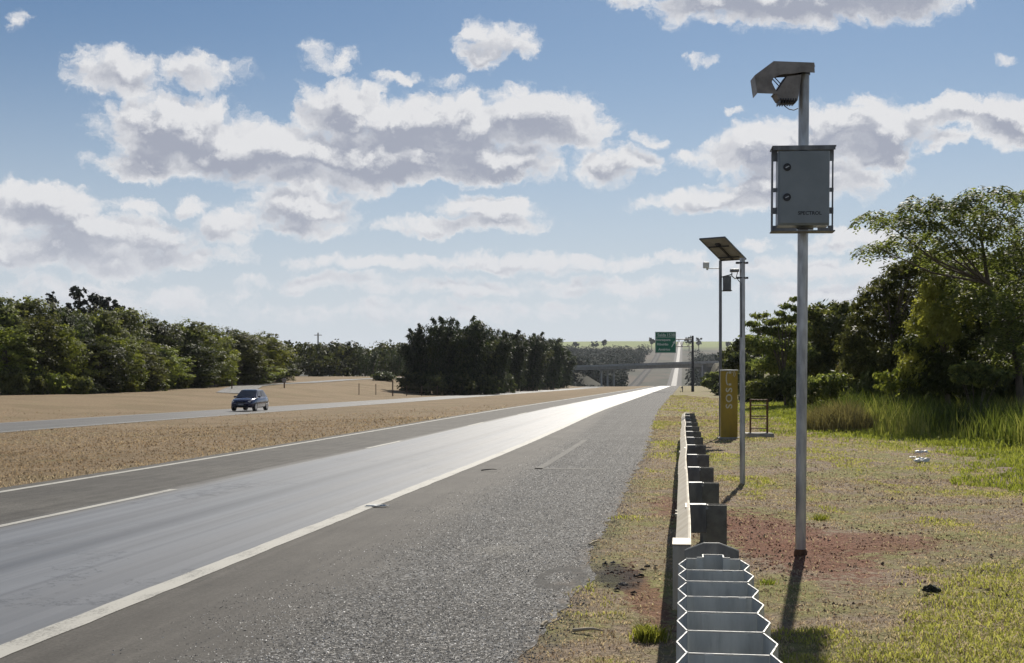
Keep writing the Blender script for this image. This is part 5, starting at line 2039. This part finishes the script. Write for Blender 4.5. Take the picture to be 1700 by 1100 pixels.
shrub('leafy_shrub', 'grey-green shrub behind the rusty rod cage', 46, 1275, 0, [(1255, 638, 18, 9), (1280, 634, 22, 10), (1305, 640, 22, 10), (1265, 652, 26, 8)], L_mid, 2200, .26, 78)


# ------------------------------------------------------------------ grasses
def blades(name, pos, hgt, wid, lean, tint, rng, m, bend=.5, kind='stuff'):
    n = len(pos)
    a = rng.uniform(0, 2 * np.pi, n)
    sd = np.stack([np.cos(a), np.sin(a), np.zeros(n)], 1)
    b = rng.uniform(0, 2 * np.pi, n)
    ld = np.stack([np.cos(b), np.sin(b), np.zeros(n)], 1) * (lean * rng.uniform(.2, 1.0, n))[:, None]
    up = np.array([0, 0, 1.0])
    h = hgt[:, None]
    w = (wid if np.ndim(wid) else np.full(n, wid))[:, None]
    mid = pos + (ld * .4 + up * .62) * h
    tip = pos + (ld * 1.1 + up * (1 - bend * np.abs(lean)[:, None] * .5)) * h
    v = np.stack([pos - sd * w / 2, pos + sd * w / 2, mid + sd * w * .36, tip, mid - sd * w * .36], 1).reshape(-1, 3)
    k = np.arange(n)[:, None] * 5
    f = np.concatenate([k + np.array([[0, 1, 2, 4]]), k + np.array([[4, 2, 3, 3]])], 0)
    q = f[:n]
    t3 = (k + np.array([[4, 2, 3]]))
    me = bpy.data.meshes.new(name)
    me.vertices.add(len(v))
    me.vertices.foreach_set('co', v.astype(np.float32).ravel())
    li = np.concatenate([q.ravel(), t3.ravel()]).astype(np.int32)
    me.loops.add(len(li))
    me.loops.foreach_set('vertex_index', li)
    me.polygons.add(2 * n)
    me.polygons.foreach_set('loop_start', np.concatenate([np.arange(0, 4 * n, 4), 4 * n + np.arange(0, 3 * n, 3)]).astype(np.int32))
    me.polygons.foreach_set('loop_total', np.concatenate([np.full(n, 4), np.full(n, 3)]).astype(np.int32))
    me.update(calc_edges=True)
    at = me.attributes.new('tint', 'FLOAT', 'POINT')
    at.data.foreach_set('value', np.repeat(tint, 5).astype(np.float32))
    return tag(link(name, me, m), kind=kind)


G_turf = leafmat('turf_blades', [(.27, .20, .145), (.47, .38, .265), (.52, .44, .28), (.40, .385, .14), (.31, .335, .08), (.49, .49, .125)], .42, .7, 1.25, .85, 0)
G_med = leafmat('median_blades', [(.20, .145, .085), (.27, .20, .118), (.33, .255, .155), (.40, .33, .21)], .45, .8, 1.3, 1.0, 0)
G_lush = leafmat('lush_blades', [(.09, .11, .028), (.17, .20, .042), (.27, .30, .06), (.42, .42, .13)], .42, .6, 1.3, .6, 0)
G_reed = leafmat('reed_blades', [(.045, .065, .02), (.085, .12, .03), (.15, .19, .045), (.27, .28, .10)], .4, .5, 1.3, .6, 0)


def lush_edge(Y):
    """where the mown turf on the right gives way to long grass"""
    return np.interp(Y, [8, 14, 18, 21, 26, 31, 36, 39, 62, 110], [8.6, 7.2, 6.9, 7.3, 9.3, 10.4, 9.5, 8.7, 11.3, 19.0]) + (fbm(np.asarray(Y) * .6, np.asarray(Y) * 0 + 4.4, 3) - .5) * 1.1


def red_mask(x, y):
    a = ((x - RED.x + .05) / .75) ** 2 + ((y - RED.y - .9) / 3.4) ** 2
    b = ((x - RED.x - .55) / 1.1) ** 2 + ((y - RED.y - .4) / .9) ** 2
    c = ((x - .9) / .25) ** 2 + ((y - 10.7) / 1.1) ** 2
    d = ((x - RED.x + .55) / .5) ** 2 + ((y - RED.y - 3.6) / 2.6) ** 2
    return np.minimum(np.minimum(np.minimum(a, b), c), d) < 1.15 + (fbm(x * 3, y * 3) - .5) * 1.4


def scatter(rng, n, ylo, yhi, xlo, xhi, pw=1.0):
    y = ylo + (yhi - ylo) * rng.rand(n) ** pw
    x = xlo(y) + (xhi(y) - xlo(y)) * rng.rand(n)
    return x, y


rng = np.random.RandomState(9)
# mown turf on both sides of the guardrail
xs, ys, hs, ts, ls = [], [], [], [], []
for n, y0, y1, pw in ((150000, 7.0, 22, 1.25), (90000, 22, 60, 1.3), (26000, 60, 150, 1.0)):
    x, y = scatter(rng, n, y0, y1, lambda y: xc(y) - 1.05, lambda y: np.minimum(lush_edge(y) + .4, y * .43 + .8), pw)
    u = x - xc(y)
    g = fbm(x * .75 + 9, y * .42 + 2, 4)
    g2 = fbm(x * 4.0, y * 4.0, 3)
    yel = sst(fbm(x * .9 + 40, y * .5 + 7, 3), .42, .6)
    # strongest green low at the right of the view, near the verge strip by the asphalt, and in streaks
    zone = sst(x - 2.2 - .25 * (y - 8), -.1, .6) * (1 - sst(y, 10.8, 12.2)) * .30 + sst(-u, .15, .6) * .08 + .05 * sst(y, 20, 30) - .08
    zone = zone + .24 * np.exp(-((x - 4.9 - (y - 14.85) * .14) / .38) ** 2) * sst(y, 13.5, 15) * (1 - sst(y, 28, 33))
    gr = g + zone + (g2 - .5) * .35
    dens = sst(gr, .36, .66)
    dens = np.maximum(dens, .18 + .4 * g2)
    keep = rng.rand(n) < dens
    keep &= ~(red_mask(x, y) & (rng.rand(n) < .72))
    keep &= ~((((x - .86) / .25) ** 2 + ((y - 10.9) / .8) ** 2) < 1)
    ue = pav_edge(y)
    keep &= u > ue + rng.rand(n) ** 2 * .5 - .06
    keep &= ~((np.abs(u + .02) < .17) & (y < 10.3) & (u > -.2) & (rng.rand(n) < .5))
    x, y, gr, g2, yel = [q_[keep] for q_ in (x, y, gr, g2, yel)]
    far = sst(y, 15, 60)
    t = np.clip(sst(gr, .47, .66) * .85 + rng.normal(size=len(x)) * .13, 0, 1)
    dead = rng.rand(len(x)) < .55 - .3 * sst(gr, .5, .7)
    t = np.where(dead | (red_mask(x, y) & (rng.rand(len(x)) < .85)), rng.rand(len(x)) * .42, t)
    h = (.022 + .05 * sst(gr, .5, .8) * rng.rand(len(x)) + .012 * rng.rand(len(x))) * (1 + 1.0 * far)
    xs.append(x); ys.append(y); ts.append(t); hs.append(h)
    ls.append(np.where(dead, 1.9, 1.0))
x, y, t, h, l = [np.concatenate(q_) for q_ in (xs, ys, ts, hs, ls)]
pos = np.stack([x, y, gz(x, y) - .004], 1)
blades('turf_grass', pos, h, .0045 + .00042 * y, l, t, rng, G_turf)

# dry grass of the median and the left field
xs, ys, hs, ts = [], [], [], []
for n, y0, y1 in ((60000, 17, 60), (16000, 55, 90)):
    x, y = scatter(rng, n, y0, y1, lambda y: np.maximum(xc(y) - 34.3 - 32 * (y > 45), -.55 * y - 4), lambda y: xc(y) - 10.05, 1.15)
    u = x - xc(y)
    keep = ((u > -27.9) | (u < -34.5))
    keep &= (u < -10.2 - rng.rand(n) ** 3 * .3) & (rng.rand(n) < 1 - .85 * sst(y, 26, 85))
    keep &= ~((u < -45) & (y > 138) & (np.abs(x - np.interp(y, [146, 180, 197, 237, 273, 300], [-30.5, -36.0, -37.4, -31.0, -19.8, -11.0])) < 3.0))
    x, y, u = x[keep], y[keep], u[keep]
    g = fbm(x * .5, y * .22, 4)
    t = np.clip(g * 1.1 - .1 + rng.normal(size=len(x)) * .2 + .35 * sst(u, -11.0, -10.3), 0, 1)
    h = (.022 + .04 * rng.rand(len(x)) ** 2) * (1 + y / 110) * (.6 + .8 * g) * (1 + .5 * sst(u, -11.0, -10.3))
    xs.append(x); ys.append(y); ts.append(t); hs.append(h)
x, y, t, h = [np.concatenate(q_) for q_ in (xs, ys, ts, hs)]
pos = np.stack([x, y, gz(x, y) - .01], 1)
blades('dry_grass', pos, h, .006 + .0007 * y, np.full(len(x), 1.4), t, rng, G_med)

# lush long grass before the reeds, then the reeds
n = 70000
x, y = scatter(rng, n, 16, 110, lambda y: lush_edge(y) - .2 - .9 * sst(y, 24, 34), lambda y: np.minimum(lush_edge(y) + 4.0 + .04 * y, y * .43 + 1), 1.4)
d = x - lush_edge(y)
cl_ = fbm(x * 1.6, y * 1.1, 3)
keep = rng.rand(n) < sst(cl_ + .25 * sst(d, -.2, .8), .42, .62)
x, y, d, cl_ = x[keep], y[keep], d[keep], cl_[keep]
h = (.06 + .15 * rng.rand(len(x))) * (.6 + .9 * sst(d, .3, 2.2)) * (.5 + cl_)
t = np.clip(.2 + .75 * fbm(x * 1.1 + 5, y * .8, 3) + rng.normal(size=len(x)) * .16, 0, 1)
pos = np.stack([x, y, gz(x, y) - .01], 1)
blades('long_grass', pos, h, .007 + .0005 * y, np.full(len(x), .9), t, rng, G_lush)
n = 60000
x, y = scatter(rng, n, 19, 105, lambda y: lush_edge(y) + 1.5 + .016 * y, lambda y: np.minimum(lush_edge(y) + 9.0, y * .43 + 2), 1.25)
d = x - lush_edge(y) - 1.5
cl_ = fbm(x * .9 + 3, y * .7, 3)
keep = rng.rand(n) < sst(cl_, .25, .5)
x, y, d, cl_ = x[keep], y[keep], d[keep], cl_[keep]
h = (.45 + .85 * rng.rand(len(x)) ** 1.3) * (.45 + .6 * sst(d, 0, 1.8)) * (.5 + .95 * cl_)
h *= 1 - .35 * sst(y, 55, 90)
t = np.clip(1.5 * sst(fbm(x * .35 + 8, y * .16 + 3, 3), .32, .68) * .62 + rng.normal(size=len(x)) * .2 + .1 * (rng.rand(len(x)) < .1), 0, 1)
pos = np.stack([x, y, gz(x, y) - .02], 1)
blades('reeds', pos, h, .010 + .0005 * y, np.full(len(x), .38), t, rng, G_reed)

# dried-out stand of stalks at the left end of the reeds
rg = np.random.RandomState(44)
n = 2600
q0 = at_u(1393, 43)
a_ = rg.uniform(0, 6.28, n)
r_ = np.sqrt(rg.rand(n))
px_, py_ = np.cos(a_) * r_ * 1.05, np.sin(a_) * r_ * 2.2
hh_ = (.45 + .75 * rg.rand(n)) * (1.1 - .45 * r_ ** 2) * (.7 + .6 * fbm(px_ * 1.5 + 7, py_ * 1.2, 3))
pos = np.stack([px_, py_, gz(px_ + q0.x, py_ + q0.y) - q0.z], 1)
o = blades('dry_stalks', pos, hh_, np.full(n, .02), np.full(n, .6), rg.rand(n), rg, L_dry, kind=None)
o.location = q0
tag(o, 'brown dried-out stand of stalks at the left end of the green reeds', 'dry grass')

# loose crumbs: red earth round the camera pole, brown soil on the worn turf
def crumbs(name, x, y, s, m, rng):
    n = len(x)
    base = np.array([[1, 0, 0], [-1, 0, 0], [0, 1, 0], [0, -1, 0], [0, 0, 1], [0, 0, -.4]])
    fc = np.array([[0, 2, 4], [2, 1, 4], [1, 3, 4], [3, 0, 4], [2, 0, 5], [1, 2, 5], [3, 1, 5], [0, 3, 5]])
    v = base[None] * rng.uniform(.5, 1.3, (n, 6, 1)) * s[:, None, None]
    a = rng.uniform(0, 6.28, n)
    ca, sa = np.cos(a)[:, None], np.sin(a)[:, None]
    v = np.stack([v[..., 0] * ca - v[..., 1] * sa + x[:, None], v[..., 0] * sa + v[..., 1] * ca + y[:, None], v[..., 2] * .8 + gz(x, y)[:, None] + .002], -1)
    f = (np.arange(n)[:, None, None] * 6 + fc[None]).reshape(-1, 3)
    tag(link(name, npmesh(name, v.reshape(-1, 3), f), m), kind='stuff')


M_red = surf('red_earth_crumb', (.26, .115, .065), (.15, .066, .040), 9, .95, 0, .1)
M_brn = surf('brown_soil_crumb', (.24, .175, .125), (.13, .095, .07), 7, .95, 0, .1)
rng = np.random.RandomState(15)
x, y = scatter(rng, 26000, 9.0, 22, lambda y: y * 0 + .7, lambda y: y * 0 + 5.2)
k = red_mask(x, y) & (fbm(x * 1.7, y * 1.3, 3) > .47)
x, y = x[k], y[k]
crumbs('red_soil_crumbs', x, y, .004 + .011 * rng.rand(len(x)) ** 3, M_red, rng)
x, y = scatter(rng, 14000, 7.2, 26, lambda y: xc(y) + .4, lambda y: np.minimum(lush_edge(y), y * .43 + .5), 1.3)
k = (fbm(x * .75 + 9, y * .42 + 2, 4) < .5) & (fbm(x * 2.2, y * 2.2, 3) > .5)
x, y = x[k], y[k]
crumbs('soil_crumbs', x, y, .005 + .018 * rng.rand(len(x)) ** 3, M_brn, rng)
# chippings strewn along the crumbling asphalt edge
n = 5200
y = 7.0 + 30 * rng.rand(n) ** 1.5
x = xc(y) + pav_edge(y) + rng.normal(size=n) * .14
crumbs('loose_chippings', x, y, .004 + .007 * rng.rand(n) ** 2, M_stone, rng)

# stone chippings standing proud of the coarse outer shoulder
def chip_stones():
    rng = np.random.RandomState(33)
    n = 150000
    y = 6.6 + 40 * rng.rand(n) ** 1.9
    u = -3.4 + 2.5 * rng.rand(n)
    edge = -2.65 + (fbm(y * .9, u * .9, 3) - .5) * 1.1 - .016 * y + .15
    ue = pav_edge(y) - .02
    k = (u > edge + rng.normal(size=n) * .38) & (u < ue) & (rng.rand(n) < 1 - sst(y, 16, 44))
    r = np.sqrt(((u + 1.0) / .17) ** 2 + ((y - 10.78) / .50) ** 2) + (fbm(u * 9, y * 9, 3) - .5) * .5
    k &= ~(np.abs(r - .95) < .22)
    u, y = u[k], y[k]
    n = len(u)
    x = u + xc(y)
    s = (.0030 + .0050 * rng.rand(n) ** 2) * (1 + .012 * y)
    base = np.array([[1, 0, 0], [-1, 0, 0], [0, 1, 0], [0, -1, 0], [0, 0, 1.0]])
    fc = np.array([[0, 2, 4], [2, 1, 4], [1, 3, 4], [3, 0, 4]])
    v = base[None] * rng.uniform(.6, 1.3, (n, 5, 1)) * s[:, None, None]
    v[:, 4, :2] += rng.normal(size=(n, 2)) * s[:, None] * .4
    a = rng.uniform(0, 6.28, n)
    ca, sa = np.cos(a)[:, None], np.sin(a)[:, None]
    v = np.stack([v[..., 0] * ca - v[..., 1] * sa + x[:, None], v[..., 0] * sa + v[..., 1] * ca + y[:, None], v[..., 2] * .55 + gz(x, y, False)[:, None] + .0042], -1)
    f = (np.arange(n)[:, None, None] * 5 + fc[None]).reshape(-1, 3)
    m, nn, b = mat('chip_stone')
    at = nn.node('ShaderNodeAttribute', attribute_name='tint')
    r_ = nn.node('ShaderNodeValToRGB')
    r_.color_ramp.elements[0].color = (.045, .043, .041, 1)
    r_.color_ramp.elements[1].color = (.92, .90, .86, 1)
    e_ = r_.color_ramp.elements.new(.5)
    e_.color = (.115, .109, .101, 1)
    e_ = r_.color_ramp.elements.new(.82)
    e_.color = (.27, .258, .24, 1)
    nn.l.new(at.outputs['Fac'], r_.inputs[0])
    nn.l.new(r_.outputs[0], b.inputs['Base Color'])
    b.inputs['Subsurface Weight'].default_value = 0
    b.inputs['Roughness'].default_value = .6
    b.inputs['Specular IOR Level'].default_value = .35
    tag(link('chip_stones', npmesh('chip_stones', v.reshape(-1, 3), f, tint=np.repeat(rng.rand(n), 5)), m), kind='stuff')


chip_stones()

# single tufts one can point at
def tuft(px, py, n, h, spread, m, label):
    a = GP(px, py)
    rg = np.random.RandomState(px)
    xy = rg.normal(size=(n, 2)) * spread
    pos = np.stack([xy[:, 0], xy[:, 1], np.zeros(n)], 1)
    o = blades('grass_tuft', pos, h * rg.uniform(.5, 1.2, n), np.full(n, .009), np.full(n, .8), rg.rand(n), rg, m, kind=None)
    o.location = (a.x, a.y, GZ(a.x, a.y) - .01)
    tag(o, label, 'grass tuft')


tuft(1078, 1062, 420, .13, .045, G_lush, 'thick green grass tuft left of the crash cushion')
tuft(1275, 972, 120, .085, .03, G_lush, 'small green tuft right of the crash cushion')
tuft(1362, 862, 130, .12, .05, G_lush, 'yellow-green tuft just right of the camera pole')
tuft(1568, 738, 420, .20, .14, G_lush, 'green clump on the turf edge below the reeds')

# ------------------------------------------------------------------ the air between here and the far hill
mh = bpy.data.materials.new('haze')
mh.use_nodes = True
hn = mh.node_tree
hn.nodes.remove(hn.nodes['Principled BSDF'])
pv_ = hn.nodes.new('ShaderNodeVolumePrincipled')
pv_.inputs['Color'].default_value = (.80, .86, .95, 1)
pv_.inputs['Density'].default_value = .00005
pv_.inputs['Anisotropy'].default_value = .3
hn.links.new(pv_.outputs[0], hn.nodes['Material Output'].inputs['Volume'])
mb = MB()
zlo = float(ZZ.min()) - 1.0
zhi = float(ZZ.max()) + 40.0
mb.box((0, 3000, (zlo + zhi) / 2), (60000, 8200 + 60, zhi - zlo))
tag(mb.build('haze', mh), kind='stuff')
